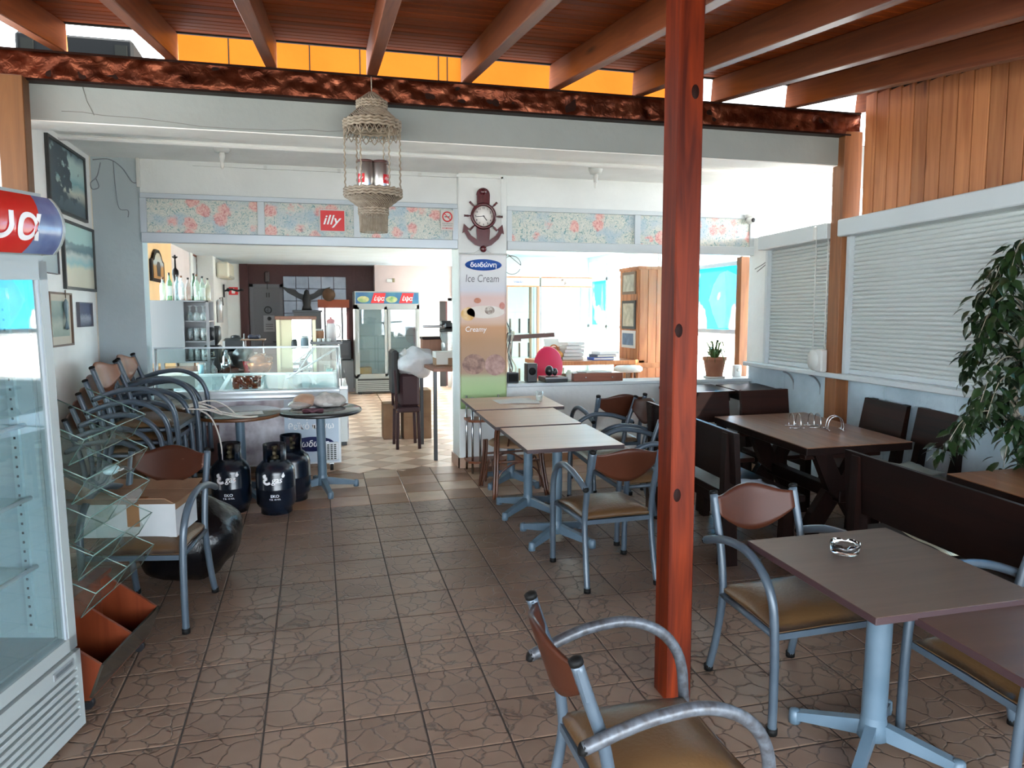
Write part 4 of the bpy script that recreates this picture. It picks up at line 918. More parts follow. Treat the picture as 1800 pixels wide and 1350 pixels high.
# cable bundle, paper, parcel
cb=thing('cable_bundle','white cable coiled over the top stacked armchair and the round walnut table','cable',(-.92,6.35,.79),0,None,True)
for k,P in enumerate(([(-.12,-.03,.06),(.0,.02,.075),(.12,.05,.01),(.30,.08,-.04),(.42,.11,-.045),(.30,.16,-.045),(.1,.10,.02),(-.05,.05,.07)],[(-.1,.0,.07),(.05,.10,.10),(.16,.18,.05),(.25,.22,-.045)],[(-.02,-.02,.06),(.09,-.05,-.02),(.15,-.06,-.22),(.14,-.02,-.45),(.08,.02,-.75)],[(-.13,.0,.06),(-.05,.08,.085),(.08,.06,.06),(.16,.02,.0),(.05,-.04,.05),(-.08,-.03,.06)])):
    MB().tube(smooth_path(P,8),.006,7).obj('cable_loop',flat('white cable',(.62,.58,.52),.5),cb)
pp=thing('paper_sheet','white paper sheet on the round walnut table','paper',(-.60,6.68,.7365),R(8),None,True); MB().box(-.13,.13,-.075,.075,0,.0012).obj('sheet',M_paper,pp); MB().box(-.07,.06,-.018,-.006,.0012,.0016).obj('printed_line',M_greyink,pp)
pk=thing('paper_parcel','crumpled white paper parcel on the round black table','parcel',(.08,6.90,.7365),R(5),None,True)
mb=MB(); mb.ball((0,0,.045),.13,1.15,.8,.55,n=26)
for v in mb.bm.verts: v.co+=Vector((noise.noise(v.co*16),noise.noise(v.co*16+Vector((5,0,0))),noise.noise(v.co*16+Vector((0,9,0)))))*.022; v.co.z=max(v.co.z,.001)
mb.obj('wrapping',mottled('marbled paper',(.30,.27,.25),(.56,.52,.48),16,.8),pk); MB().ball((-.02,-.09,.03),.04,1.2,.5,.5).obj('tucked_end',M_paper,pk)
pk=thing('bread_bag','round peach loaf in a thin bag, left of the paper parcel','bread',(-.13,6.88,.7365),0,None,True)
mb=MB(); mb.ball((0,0,.06),.085,1.15,1,.72,n=22)
for v in mb.bm.verts: v.co+=v.co.normalized()*noise.noise(v.co*14)*.008; v.co.z=max(v.co.z,.001)
mb.obj('loaf',mottled('peach crust',(.36,.20,.13),(.46,.29,.20),8,.6),pk); mb=MB(); mb.ball((-.04,-.02,.03),.10,1.05,.9,.42,n=16); mb.obj('bag',glass('thin bag',(.9,.88,.86),1.3,.15,.35,(.7,.66,.62)),pk)
pk=thing('folded_cloth','small dark purple cloth in front of the parcel','cloth',(-.06,6.62,.7365),R(-8),None,True)
mb=MB(); mb.grid(lambda a,b:((a-.5)*.17,(b-.5)*.08,.012+.012*math.sin(a*9)*math.cos(b*5)+.01*math.sin(b*9)),16,8); mb.obj('cloth',flat('purple cloth',(.10,.035,.05),.8),pk,solid=.008)
# ---------------------------------------------------------------- pictures on the left wall (face X=-1.83, looking +X)
def pic_mat(name,stops,mount=None,blob=None,bs=3.0,thr=.55,grad=1.0):
    """printed picture: vertical colour bands broken up by noise"""
    m,nt,b=nm(name); tc=N(nt,'ShaderNodeTexCoord'); sp=N(nt,'ShaderNodeSeparateXYZ'); L(nt,tc,'Generated',sp,0)
    n=N(nt,'ShaderNodeTexNoise'); n.inputs['Scale'].default_value=bs; n.inputs['Detail'].default_value=6; L(nt,tc,'Generated',n,'Vector')
    ma=N(nt,'ShaderNodeMath',operation='MULTIPLY_ADD'); ma.inputs[1].default_value=.30; L(nt,n,'Fac',ma,0)
    sb=N(nt,'ShaderNodeMath',operation='SUBTRACT'); sb.inputs[1].default_value=.15; nt.links.new(sp.outputs[2],sb.inputs[0]); L(nt,sb,0,ma,2)
    r=ramp(nt,stops); L(nt,ma,0,r,'Fac'); last=(r,0)
    if blob:
        n2=N(nt,'ShaderNodeTexNoise'); n2.inputs['Scale'].default_value=bs*1.6; n2.inputs['Detail'].default_value=8; L(nt,tc,'Generated',n2,'Vector')
        ad=N(nt,'ShaderNodeMath',operation='MULTIPLY_ADD'); ad.inputs[1].default_value=-.42; nt.links.new(sp.outputs[1],ad.inputs[0]); L(nt,n2,'Fac',ad,2)
        rr=ramp(nt,[(thr-.03-.2,(0,0,0)),(thr+.03-.2,(1,1,1))]); L(nt,ad,0,rr,'Fac')
        mx=N(nt,'ShaderNodeMix',data_type='RGBA'); mx.inputs[7].default_value=(*blob,1); L(nt,rr,0,mx,0); L(nt,r,0,mx,6); last=(mx,2)
    nt.links.new(last[0].outputs[last[1]],b.inputs['Base Color']); b.inputs['Roughness'].default_value=.3; return m
M_frame=flat('black picture frame',(.03,.032,.032),.4); M_frameb=flat('brown picture frame',(.14,.085,.055),.45)
def wall_pic(y0,y1,z0,z1,mat,label,frame=M_frame,fw=.022,mount=0,tilt=0,gap=0.0):
    t=thing('framed_picture',label,'picture',(-1.829,(y0+y1)/2,(z0+z1)/2))
    if tilt: t.matrix_world=t.matrix_world@RY(tilt)
    a,b=(y1-y0)/2,(z1-z0)/2
    MB().box(0,.025,-a,a,b-fw,b).box(0,.025,-a,a,-b,-b+fw).box(0,.025,-a,-a+fw,-b+fw,b-fw).box(0,.025,a-fw,a,-b+fw,b-fw).obj('frame',frame,t)
    if mount:
        MB().box(.002,.010,-a+fw,a-fw,-b+fw,b-fw).obj('mount',flat('cream mount',(.60,.54,.44),.7),t)
        MB().box(.009,.0125,-a+fw+mount,a-fw-mount,-b+fw+mount*1.2,b-fw-mount).obj('print',mat,t)
    else: MB().box(.002,.012,-a+fw,a-fw,-b+fw,b-fw).obj('print',mat,t)
    return t
P1=pic_mat('palm beach print',[(0,(.04,.07,.09)),(.2,(.09,.14,.17)),(.38,(.66,.66,.54)),(.52,(.20,.44,.46)),(.62,(.42,.60,.58)),(.85,(.52,.66,.60)),(1,(.13,.22,.26))],blob=(.035,.06,.08),bs=3.2,thr=.50)
P2=pic_mat('bay with mountain print',[(0,(.66,.61,.47)),(.30,(.68,.64,.50)),(.40,(.26,.50,.52)),(.50,(.52,.57,.54)),(.58,(.12,.20,.22)),(.70,(.15,.25,.27)),(.74,(.40,.60,.57)),(1,(.48,.68,.64))],bs=3)
P3=pic_mat('green watercolour',[(0,(.26,.33,.27)),(.35,(.40,.46,.38)),(.6,(.16,.27,.25)),(1,(.30,.40,.35))],bs=4)
P4=pic_mat('night group photo',[(0,(.04,.05,.09)),(.35,(.38,.40,.46)),(.55,(.06,.07,.14)),(1,(.05,.06,.13))],bs=9)
P5=pic_mat('grey seascape print',[(0,(.25,.36,.40)),(.4,(.34,.44,.46)),(.6,(.10,.17,.18)),(1,(.12,.18,.19))],bs=3)
wall_pic(6.24,7.18,2.61,3.14,P1,'large black framed palm beach picture, topmost on the left wall')
wall_pic(6.50,7.34,2.04,2.57,P2,'large black framed picture of a bay and mountain on the left wall')
wall_pic(6.10,6.62,1.61,2.01,P3,'brown framed green print with cream mount and a dangling ornament',M_frameb,.014,.05)
wall_pic(6.80,7.18,1.745,1.945,P4,'small dark framed photograph near the wall corner',flat('thin grey frame',(.10,.10,.12),.4),.008)
wall_pic(5.78,6.36,2.14,2.47,P5,'unframed-looking grey seascape picture half behind the fridge sign',flat('grey frame',(.14,.19,.20),.4),.006)
og=thing('hanging_ornament','small blue fish-shaped ornament hanging from the brown framed print','ornament',(-1.80,6.44,1.97)); MB().tube([(0,0,.06),(0,0,0)],.004,5).obj('cord',M_frameb,og)
MB().lathe([(0,.0),(.03,-.03),(.035,-.07),(.018,-.12),(.008,-.16),(.03,-.23),(0,-.24)],12,Matrix.Diagonal((.5,1,1,1))).obj('ornament_body',mottled('blue grey glaze',(.10,.18,.22),(.25,.34,.38),8,.3),og)
# cables near the corner
cbl=thing('wall_cable','loose grey cables fixed on the wall stub above the picture corner','cable',(-1.72,7.385,3.05))
MB().tube(smooth_path([(-.08,.0,.12),(.05,.0,.13),(.15,-.01,.06),(.22,0,-.05),(.265,.0,-.06)],6),.005,6).obj('cable',flat('cable grey',(.20,.22,.24),.6),cbl)
MB().tube(smooth_path([(-.02,0,.10),(-.05,-.01,-.02),(-.10,-.02,-.08),(-.09,-.01,-.13),(-.04,-.01,-.11),(-.06,0,-.04)],6),.004,6).obj('cable',flat('cable grey',(0,0,0)),cbl)
MB().tube(smooth_path([(.08,0,.12),(.09,-.005,-.10),(.11,-.005,-.28),(.18,-.005,-.30),(.18,-.01,-.36)],5),.0035,6).obj('cable',flat('cable grey',(0,0,0)),cbl)
MB().box(.26,.29,-.02,.0,-.10,.16,bev=.003).obj('junction_cover',M_wplast,cbl)
for X0,Y0,lb in ((-.68,6.67,'white ceiling lamp holder near the left wall'),(2.57,6.80,'white ceiling lamp holder beside the red post')):
    l=thing('lamp_holder',lb,'lamp',(X0,Y0,3.2))
    MB().lathe([(0,0),(.068,0),(.066,-.02),(.052,-.055),(.0,-.055)],22).obj('ceiling_rose',M_wplast,l); MB().lathe([(0,-.05),(.020,-.055),(.024,-.09),(.020,-.10),(.017,-.13),(0,-.135)],14).obj('lamp_socket',M_wplast,l)
    MB().lathe([(0,-.125),(.013,-.13),(.013,-.17),(.005,-.185),(0,-.186)],12).obj('bulb',flat('dusty bulb',(.62,.62,.60),.2),l)
cd=thing('cable_duct','white cable duct running along the top of the facade wall','cable duct',(0,7.39,3.17)); MB().box(-1.0,1.37,-.015,.009,-.012,.012).obj('duct_run',M_white,cd); MB().box(1.36,1.84,-.052,-.041,-.012,.012).obj('duct_run',M_white,cd); MB().box(1.80,1.82,-.052,-.03,-.45,0.005).obj('duct_drop',M_white,cd)
for x in (-.4,.25,1.0): MB().box(x,x+.03,-.019,.005,-.016,.016).obj('duct_clip',M_wplast,cd)
# security camera
sc_=thing('security_camera','small white dome camera at the end of the right transom','camera',(4.52,7.33,2.90)); MB().lathe([(0,0),(.055,0),(.055,-.02),(.05,-.03),(.0,-.03)],18).obj('mount',M_wplast,sc_)
cb_=MB().ball((0,-.01,-.055),.047,n=16).obj('ball',M_wplast,sc_); MB().lathe([(0,0),(.024,0),(.02,.008),(0,.01)],14,T(.008,-.055,-.062)@RX(90)).obj('lens',M_black,cb_)
bx=thing('corner_cables','bunch of thin cables hanging from the wall end by the narrower shutter','cable',(4.57,7.05,2.45))
for k,P in enumerate(([(0,0,.02),(-.02,-.05,-.06),(-.06,.1,-.16)],[(.0,-.02,.08),(.01,-.1,-.1),(-.03,-.05,-.22)],[(.0,.02,.06),(-.02,-.02,-.05),(-.06,.14,-.13)])): MB().tube(smooth_path(P,6),.005,5).obj('cable',flat('cable grey b',(.22,.22,.22),.6),bx)

# ---------------------------------------------------------------- signs on the transom
ss=thing('wall_sign','red square sign with white script lettering on the middle floral pane','sign',(.195,7.355,2.71))
MB().box(-.118,.118,-.004,.004,-.10,.10).obj('white_border',M_wplast,ss); MB().box(-.108,.108,-.0055,0,-.092,.092).obj('red_plate',M_red,ss); text_on('illy',.115,M_whiteink,ss,(0,-.0065,-.006),width=.165,shear=.28,bold=.012)
ns=thing('no_smoking_sign','small white no-smoking notice on the floral pane beside the clock','sign',(1.27,7.352,2.745)); MB().box(-.062,.062,-.002,.002,-.095,.095).obj('notice_board',M_paper,ns)
MB().lathe([(.038,0),(.05,0),(.05,-.002),(.038,-.002),(.038,0)],26,T(0,-.002,.035)@RX(-90)).box(-.042,.042,-.004,-.0025,-.004,.004,T(0,0,.035)@RY(45)).obj('prohibition_ring',M_red,ns)
MB().box(-.026,.018,-.0032,-.002,.030,.038).box(.019,.024,-.0032,-.002,.03,.038).tube([(.022,-.003,.043),(.03,-.003,.055)],.002,4).obj('cigarette_mark',M_blackink,ns)
text_on('ΑΠΑΓΟΡΕΥΕΤΑΙ',.011,M_blackink,ns,(0,-.003,-.03),width=.10); text_on('ΤΟ ΚΑΠΝΙΣΜΑ',.011,M_blackink,ns,(0,-.003,-.048),width=.095); text_on('NO SMOKING',.014,M_red,ns,(0,-.003,-.075),width=.10,bold=.01)

# ---------------------------------------------------------------- anchor clock
ck=thing('anchor_clock','dark red wooden anchor clock with a ship-wheel dial on the pillar','clock',(1.615,7.335,2.79))
M_anch=wood('dark red lacquer',(.055,.002,.005),(.085,.004,.009),'z',.8,.25,knots=False,coat=.4)
mb=MB(); n=10
P=[(-.066,-.14),(-.060,.0),(-.062,.2)]+[(.066*math.cos(a),.205+.066*math.sin(a)) for a in [PI-PI*i/n for i in range(n+1)]]+[(.060,.0),(.066,-.14),(.058,-.25),(0,-.27),(-.058,-.25)]
mb.prism([(a,b) for a,b in P],-.025,0,'y'); mb.obj('shank',M_anch,ck)
for s in (-1,1):
    mb=MB(); out=[(0,-.30),(.08,-.275),(.15,-.215),(.185,-.155),(.205,-.165),(.19,-.075),(.135,-.125),(.155,-.135),(.12,-.185),(.06,-.225),(0,-.235)]
    mb.prism([(s*a,b) for a,b in out],-.028-.001*s,0,'y'); mb.obj('fluke',M_anch,ck)
mb=MB(); mb.lathe([(0,0),(.036,0),(.036,-.0),(.03,.02),(0,.024)],16,T(0,-.02,.235)@RX(90)); mb.obj('top_boss',M_anch,ck); MB().lathe([(0,0),(.035,0),(.03,.02),(0,.024)],16,T(0,-.02,-.31)@RX(90)).obj('bottom_boss',M_anch,ck)
for k in range(8):
    if k in (2,6): continue
    a=PI/4*k; c,s=math.cos(a),math.sin(a)
    MB().tube([(c*.11,-.03,s*.11),(c*.135,-.03,s*.135),(c*.155,-.03,s*.155),(c*.175,-.03,s*.175),(c*.19,-.03,s*.19)],[.008,.006,.011,.009,.012],8).obj('wheel_spoke',M_anch,ck)
MB().lathe([(.098,0),(.125,.0),(.128,.015),(.12,.026),(.105,.028),(.096,.018),(.098,0)],36,T(0,-.024,0)@RX(90)).obj('wheel_rim',M_anch,ck)
fc=MB().lathe([(0,.0),(.10,0),(.10,.012),(0,.012)],32,T(0,-.024,0)@RX(90)).obj('dial',flat('ivory dial',(.72,.69,.66),.5),ck)
for h in range(1,13):
    a=R(90-30*h); text_on(str(h),.019,M_blackink,fc,(.078*math.cos(a),-.0368,.078*math.sin(a)),bold=.02,name='numeral')
MB().box(-.004,.004,-.0385,-.037,-.008,.052,T(0,0,0)@RY(142)).obj('hour_hand',M_blackink,fc); MB().box(-.003,.003,-.0405,-.0388,-.01,.075,RY(-96)).obj('minute_hand',M_blackink,fc); MB().lathe([(0,0),(.006,0),(.006,.004),(0,.004)],10,T(0,-.0385,0)@RX(90)).obj('centre_pin',M_blackink,fc)
MB().tube([(0,.0,.0-.30),(-.18,.008,-.40)],.0022,4).obj('cord',M_wplast,ck); MB().tube([(0,.0,-.30),(.18,.008,-.40)],.0022,4).obj('cord',M_wplast,ck)

# ---------------------------------------------------------------- hanging banner
bn=thing('banner','long vertical ice cream banner with blue oval hanging on the pillar','banner',(1.615,7.325,0))
Z1,Z0=2.43,.92
mb=MB(); mb.grid(lambda u,v:((u-.5)*.465,-.004-.006*math.sin(u*7+v*3)*math.sin(v*PI),Z0+(Z1-Z0)*v),20,40); 
mb.obj('cloth',None,bn,solid=.003); cl=bn.children[0]
m,nt,b=nm('banner print'); tc=N(nt,'ShaderNodeTexCoord'); sp=N(nt,'ShaderNodeSeparateXYZ'); L(nt,tc,'Object',sp,0)
mr=N(nt,'ShaderNodeMapRange'); mr.inputs[1].default_value=Z0; mr.inputs[2].default_value=Z1; nt.links.new(sp.outputs[2],mr.inputs[0])
r=ramp(nt,[(0,(.22,.36,.14)),(.13,(.34,.47,.22)),(.20,(.36,.45,.24)),(.235,(.34,.22,.15)),(.44,(.40,.23,.12)),(.53,(.52,.28,.14)),(.56,(.60,.42,.32)),(.62,(.66,.52,.48)),(.72,(.66,.48,.45)),(.77,(.58,.60,.66)),(.86,(.66,.68,.70)),(1,(.70,.70,.70))]); L(nt,mr,0,r,'Fac'); L(nt,r,0,b,'Base Color'); b.inputs['Roughness'].default_value=.55
cl.data.materials.append(m)
MB().tube([(-.24,-.004,Z1),(.24,-.004,Z1)],.009,8).obj('top_rod',M_wplast,bn)
el=MB(); el.lathe([(0,0),(.182,0),(.182,.003),(0,.003)],40,T(0,-.011,2.325)@RX(90)@Matrix.Diagonal((1,.30,1,1))); el=el.obj('blue_oval',M_blue,bn)
text_on('δωδώνη',.062,M_whiteink,el,(0,-.0155,2.322),width=.26,bold=.018)
text_on('Ice Cream',.072,M_greyink,bn,(-.01,-.013,2.195),width=.33,shear=.12)
text_on('Creamy',.066,M_whiteink,bn,(-.075,-.013,1.695),width=.21,shear=.1,bold=.004)
def scoopprint(cx,cz,rx,rz,c1,c2,name,sc=22,d=.0155):
    mb=MB(); mb.lathe([(0,0),(1,0)],26,T(cx,-d,cz)@RX(90)@Matrix.Diagonal((rx,rz,1,1))); return mb.obj(name,mottled('print '+name+str(len(MATS)),c1,c2,sc,.5),bn)
scoopprint(-.10,1.36,.115,.10,(.13,.065,.05),(.40,.24,.18),'chocolate_scoop_print'); scoopprint(.115,1.35,.105,.105,(.20,.10,.085),(.46,.29,.25),'chocolate_scoop_print',18)
scoopprint(.02,1.87,.19,.062,(.66,.60,.52),(.74,.71,.68),'vanilla_scoop_print',9); scoopprint(-.155,1.85,.07,.065,(.60,.33,.07),(.74,.58,.34),'fruit_print',14); scoopprint(-.06,1.98,.035,.026,(.42,.13,.07),(.55,.25,.16),'biscuit_print',20); scoopprint(.185,1.93,.028,.035,(.45,.13,.10),(.6,.3,.25),'biscuit_print',20); scoopprint(.06,1.885,.05,.04,(.14,.08,.06),(.74,.70,.62),'nut_print',30,.017)

# ---------------------------------------------------------------- macrame lantern on the beam
M_mac=mottled('macrame cord',(.26,.21,.155),(.40,.34,.265),30,.85,.5,60); M_macd=mottled('shade-painted macrame cord',(.09,.06,.045),(.16,.12,.085),30,.9)  # second tone is the cord with inner shade painted in, for linings and tray
lt=thing('macrame_lantern','beige macrame lantern with a fringe hanging from the copper beam','lantern',(.42,5.40,2.42))
def braid(parent,r,z0,z1,name='knotted_band'):
    mb=MB(); nr=3; n=44
    for k in range(nr):
        z=z0+(z1-z0)*(k+.5)/nr; pts=[(r*(1+.02*math.cos(i*PI))*math.cos(2*PI*i/n),r*(1+.02*math.cos(i*PI))*math.sin(2*PI*i/n),z+.004*math.cos(i*PI)) for i in range(n+1)]
        mb.tube(pts,(z1-z0)/nr*.52,6)
    return mb.obj(name,M_mac,parent)
def strings(parent,r0,z0,r1,z1,twist,n,name,mat=M_mac,rad=.0035):
    mb=MB()
    for i in range(n):
        a=2*PI*i/n; mb.tube([(((r0*(1-t)+r1*t)*math.cos(a+twist*t)),((r0*(1-t)+r1*t)*math.sin(a+twist*t)),z0+(z1-z0)*t) for t in (0,.33,.66,1)],rad,4,caps=False)
    o=mb.obj(name,mat,parent); o['kind']='stuff'; return o
MB().tube([(0,0,.93),(0,0,1.03)],.004,5).lathe([(.0,.925),(.02,.92),(.06,.885),(.06,.88)],16).obj('hanging_loop',M_mac,lt)
strings(lt,.02,.925,.098,.865,.3,30,'top_strings'); braid(lt,.098,.815,.868)
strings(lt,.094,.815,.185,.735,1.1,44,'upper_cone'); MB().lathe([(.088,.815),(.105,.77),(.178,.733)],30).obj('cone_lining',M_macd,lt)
braid(lt,.188,.675,.735)
mb=MB(); n=20
for i in range(n):
    a0=2*PI*i/n; mb.tube([(.19*math.cos(a0+2*PI/n*t),.19*math.sin(a0+2*PI/n*t),.675-.055*math.sin(t*PI)) for t in (0,.25,.5,.75,1)],.004,5)
    mb.tube([(.19*math.cos(a0+2*PI/n*(t+.5)),.19*math.sin(a0+2*PI/n*(t+.5)),.675-.035*math.sin(t*PI)) for t in (0,.25,.5,.75,1)],.003,4)
o=mb.obj('scallop_fringe',M_mac,lt); o['kind']='stuff'
for i in range(6):
    a=2*PI*i/6+.02; n=46; MB().tube([(.187*math.cos(a)+.003*math.cos(k*1.3),.187*math.sin(a)+.003*math.sin(k*1.3),.68-(.68-.28)*k/n) for k in range(n+1)],.0055,5).obj('cord',M_mac,lt)
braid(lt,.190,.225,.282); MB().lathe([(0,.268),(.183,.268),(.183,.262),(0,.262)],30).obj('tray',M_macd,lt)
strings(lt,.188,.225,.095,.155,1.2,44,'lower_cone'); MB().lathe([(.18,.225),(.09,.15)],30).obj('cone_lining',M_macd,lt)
braid(lt,.097,.105,.155); strings(lt,.097,.105,.092,-.01,.0,60,'fringe',rad=.003)
M_tin=flat('silver tin',(.55,.53,.50),.28,.9); M_tinlid=flat('tin lid brown',(.10,.04,.035),.4)
def tin(x,y,label,rot):
    t=thing('coffee_tin',label,'tin',(.42+x,5.40+y,2.42+.270),R(rot)); MB().lathe([(0,0),(.052,0),(.055,.006),(.055,.178),(.052,.184),(.05,.184)],26).obj('tin_body',M_tin,t); MB().lathe([(.05,.184),(.053,.184),(.053,.20),(.0,.20)],26).obj('lid',M_tinlid,t)
    mb=MB(); mb.grid(lambda u,v:((u-.5)*.055,.045+v*.06,0),8,1); me=mb.mesh('label_patch',M_red); wrap_cyl(me,.0556); o=link('label_patch',me,t)
    tm=text_mesh('illy',.026,M_whiteink,width=.038,shear=.25,bold=.01); wrap_cyl(tm,.0562); o=link('lettering',tm,t); o.location=(0,0,.076)
tin(-.052,-.02,'silver coffee tin at the left inside the macrame lantern',-38); tin(.052,-.02,'silver coffee tin at the right inside the macrame lantern',40); tin(0,.07,'silver coffee tin at the back inside the macrame lantern',180)

# ---------------------------------------------------------------- plants
def leaf_mesh(name,ln,wd,mat,fold=.25,droop=.5):
    mb=MB(); rows=[]
    for i,(t,w) in enumerate(((0,.0),(.18,.62),(.42,1.0),(.7,.66),(.9,.22),(1.0,.0))):
        y=t*ln; z=-droop*ln*t*t*.5; a=w*wd/2
        if w==0: rows.append([mb.bm.verts.new((0,y,z))])
        else: rows.append([mb.bm.verts.new((-a,y,z+a*fold)),mb.bm.verts.new((0,y,z)),mb.bm.verts.new((a,y,z+a*fold))])
    for a,b in zip(rows,rows[1:]):
        if len(a)==1: mb.bm.faces.new((a[0],b[1],b[0])); mb.bm.faces.new((a[0],b[2],b[1]))
        elif len(b)==1: mb.bm.faces.new((a[0],a[1],b[0])); mb.bm.faces.new((a[1],a[2],b[0]))
        else: mb.bm.faces.new((a[0],a[1],b[1],b[0])); mb.bm.faces.new((a[1],a[2],b[2],b[1]))
    for f in mb.bm.faces: f.smooth=True
    return mb.mesh(name,mat)
M_leaf=mottled('dark green leaf',(.005,.016,.004),(.017,.040,.011),1.2,.32,spec=.6)
fi_=thing('potted_fig','tall bushy dark green weeping fig at the right edge beside the trestle table','plant',(4.08,3.60,0),0,None,True)
MB().lathe([(0,.0),(.085,0),(.115,.24),(.122,.26),(.11,.26),(.10,.22),(0,.22)],24).obj('pot',flat('terracotta',(.32,.12,.06),.75),fi_)
M_bark=mottled('grey fig bark',(.20,.17,.13),(.34,.30,.24),8,.8)
tr=MB(); tr.tube(smooth_path([(0,0,.25),(.02,.0,.7),(-.03,.05,1.2),(.0,.02,1.7),(.03,-.03,2.05)],5),[.022]*6+[.018]*6+[.013]*6+[.008]*3,8); trunk=tr.obj('trunk',M_bark,fi_)
lm=[leaf_mesh('leaf',.085,.042,M_leaf,.3,.6),leaf_mesh('leaf',.07,.036,M_leaf,.2,.9),leaf_mesh('leaf',.095,.046,M_leaf,.35,.4)]
rnd=random.Random(11); leaves=[]; 
for k in range(34):
    z0=rnd.uniform(.7,1.95); a=rnd.uniform(R(95),R(275)); ln=rnd.uniform(.22,.45)*(1.05 if z0<1.6 else .75)
    P=smooth_path([(0,0,z0),(math.cos(a)*ln*.4,math.sin(a)*ln*.4,z0+.14),(math.cos(a)*ln*.8,math.sin(a)*ln*.8,z0+.10),(math.cos(a)*ln*1.05,math.sin(a)*ln*1.05,z0-.10)],4)
    MB().tube(P,[.006]*4+[.004]*5+[.002]*(len(P)-9),5).obj('branch',M_bark,trunk)
    for p in P[3:]:
        for q in range(4):
            e=Vector((rnd.uniform(-1,1),rnd.uniform(-1,1),rnd.uniform(-.7,.5)))
            (lambda q_: leaves.append((q_,e,rnd.uniform(.75,1.15),rnd.randrange(3))) if q_.x<.12 else None)(Vector(p)+e*.05)
leaves.sort(key=lambda l:(l[0].x*1.0+l[0].y*.5))
mb=MB()
for i,(p,e,s,k) in enumerate(leaves):
    d=Vector((e.x,e.y,e.z*.4-.45)).normalized(); m=Matrix.Translation(p)@d.to_track_quat('Y','Z').to_matrix().to_4x4()@Matrix.Rotation(rnd.uniform(-.6,.6),4,'Y')@Matrix.Scale(s,4)
    if i<290: o=link('leaf',lm[k],fi_); o.matrix_basis=m
    else:
        q=len(mb.bm.verts); mb.bm.from_mesh(lm[k]); mb.bm.verts.ensure_lookup_table(); bmesh.ops.transform(mb.bm,matrix=m,verts=mb.bm.verts[q:])
o=mb.obj('foliage',M_leaf,fi_); o['kind']='stuff'
pt=thing('potted_lily','small green strappy plant in a brown clay pot on the parapet sill','plant',(4.24,7.50,1.157))
MB().lathe([(0,.0),(.085,0),(.118,.19),(.128,.19),(.130,.225),(.118,.225),(.108,.195),(0,.195)],26).obj('pot',mottled('clay pot',(.28,.10,.055),(.38,.16,.09),6,.7),pt)
MB().lathe([(0,0),(.115,0),(.12,.018),(0,.012)],22,T(0,0,-.0005)).obj('saucer',flat('saucer white',(.5,.46,.42),.6),pt)
M_strap=mottled('strap leaf green',(.03,.07,.02),(.12,.20,.06),4,.4)
rnd=random.Random(4)
for k in range(36):
    a=rnd.uniform(0,2*PI); ln=rnd.uniform(.12,.25); h=rnd.uniform(.10,.26); w=.012; mb=MB(); c,s=math.cos(a),math.sin(a)
    mb.grid(lambda u,v:(c*(ln*v)-s*(u-.5)*2*w*(1-v*v*.9)+c*.02,s*(ln*v)+c*(u-.5)*2*w*(1-v*v*.9)+s*.02,.20+h*math.sin(v*2.3)-.12*v**3),2,8); mb.obj('leaf',M_strap,pt)
sk=thing('socket_box','small cream socket box at the foot of the orange window post','socket',(4.55,7.56,1.157)); MB().box(-.045,.045,-.03,.03,0,.13,bev=.008).obj('box_body',M_wplast,sk); MB().lathe([(0,0),(.02,0),(.02,.004),(0,.004)],14,T(0,-.03,.075)@RX(90)).obj('outlet',flat('socket grey',(.45,.44,.40),.5),sk)
# ---------------------------------------------------------------- ice cream cabinet in the opening
M_fz=flat('freezer white',(.66,.69,.70),.35); M_fzal=flat('freezer aluminium',(.60,.63,.65),.3,.5)
fz=thing('ice_cream_freezer','long ice cream freezer with printed front, glass guard and sliding lids','freezer',(-.585,7.46,.325))
X0,X1,Y0,Y1,ZT=-.82,.82,.0,1.02,.775
MB().box(X0,X1,Y0+.012,Y1,.09,.735,bev=.006).obj('body',M_fz,fz)
M_print=mottled('ice cream print',(.22,.17,.20),(.72,.70,.74),6,.3,detail=10); M_prb=mottled('pale blue print',(.40,.50,.60),(.52,.60,.68),3,.3); M_prd=mottled('dark fruit print',(.030,.012,.014),(.22,.10,.08),6,.3)
fp=MB().box(X0+.02,.30,Y0,Y0+.012,.11,.715).obj('printed_panel',M_print,fz); MB().box(.30,X1-.02,Y0,Y0+.012,.11,.715).obj('printed_panel',M_prb,fz); MB().box(X0+.18,-.28,Y0-.001,Y0+.002,.12,.5).obj('dark_print',M_prd,fz)
text_on('ελληνικό',.085,M_whiteink,fz,(.50,-.002,.56),width=.33,bold=.012); text_on('θεϊκό παγω',.085,M_whiteink,fz,(.545,-.002,.455),width=.42,bold=.012)
el=MB().lathe([(0,0),(.20,0),(.20,.004),(0,.004)],36,T(.555,0,.285)@RX(90)@Matrix.Diagonal((1,.36,1,1))).obj('blue_oval',flat('navy print',(.012,.02,.10),.3),fz); text_on('δωδώνη',.085,M_whiteink,el,(.56,-.0055,.285),width=.30,shear=.15,bold=.012)
vt=MB().box(.63,.80,-.022,.01,.12,.30,bev=.012).obj('vent_panel',M_fz,fz)
vb=MB(); 
for i in range(4):
    for j in range(8): vb.box(.655+i*.032,.677+i*.032,-.0235,-.021,.135+j*.019,.147+j*.019)
o=vb.obj('vent_slots',M_frd,vt); o['kind']='stuff'
MB().box(X0,X1,Y0-.015,Y0+.05,.735,.815,bev=.008).obj('front_rail',M_fzal,fz); MB().box(X0,X1,Y0-.018,Y0-.012,.765,.79).obj('bright_strip',M_alu,fz)
MB().box(X0,X1,Y1-.06,Y1,.68,.905,bev=.006).obj('rear_rail',M_fzal,fz)
for x in (X0,-.28,.29,X1-.04): MB().prism([(Y0+.05,.80),(Y1-.06,.885),(Y1-.06,.90),(Y0+.05,.815)],x,x+.04,'x').obj('lid_bar',M_fz,fz)
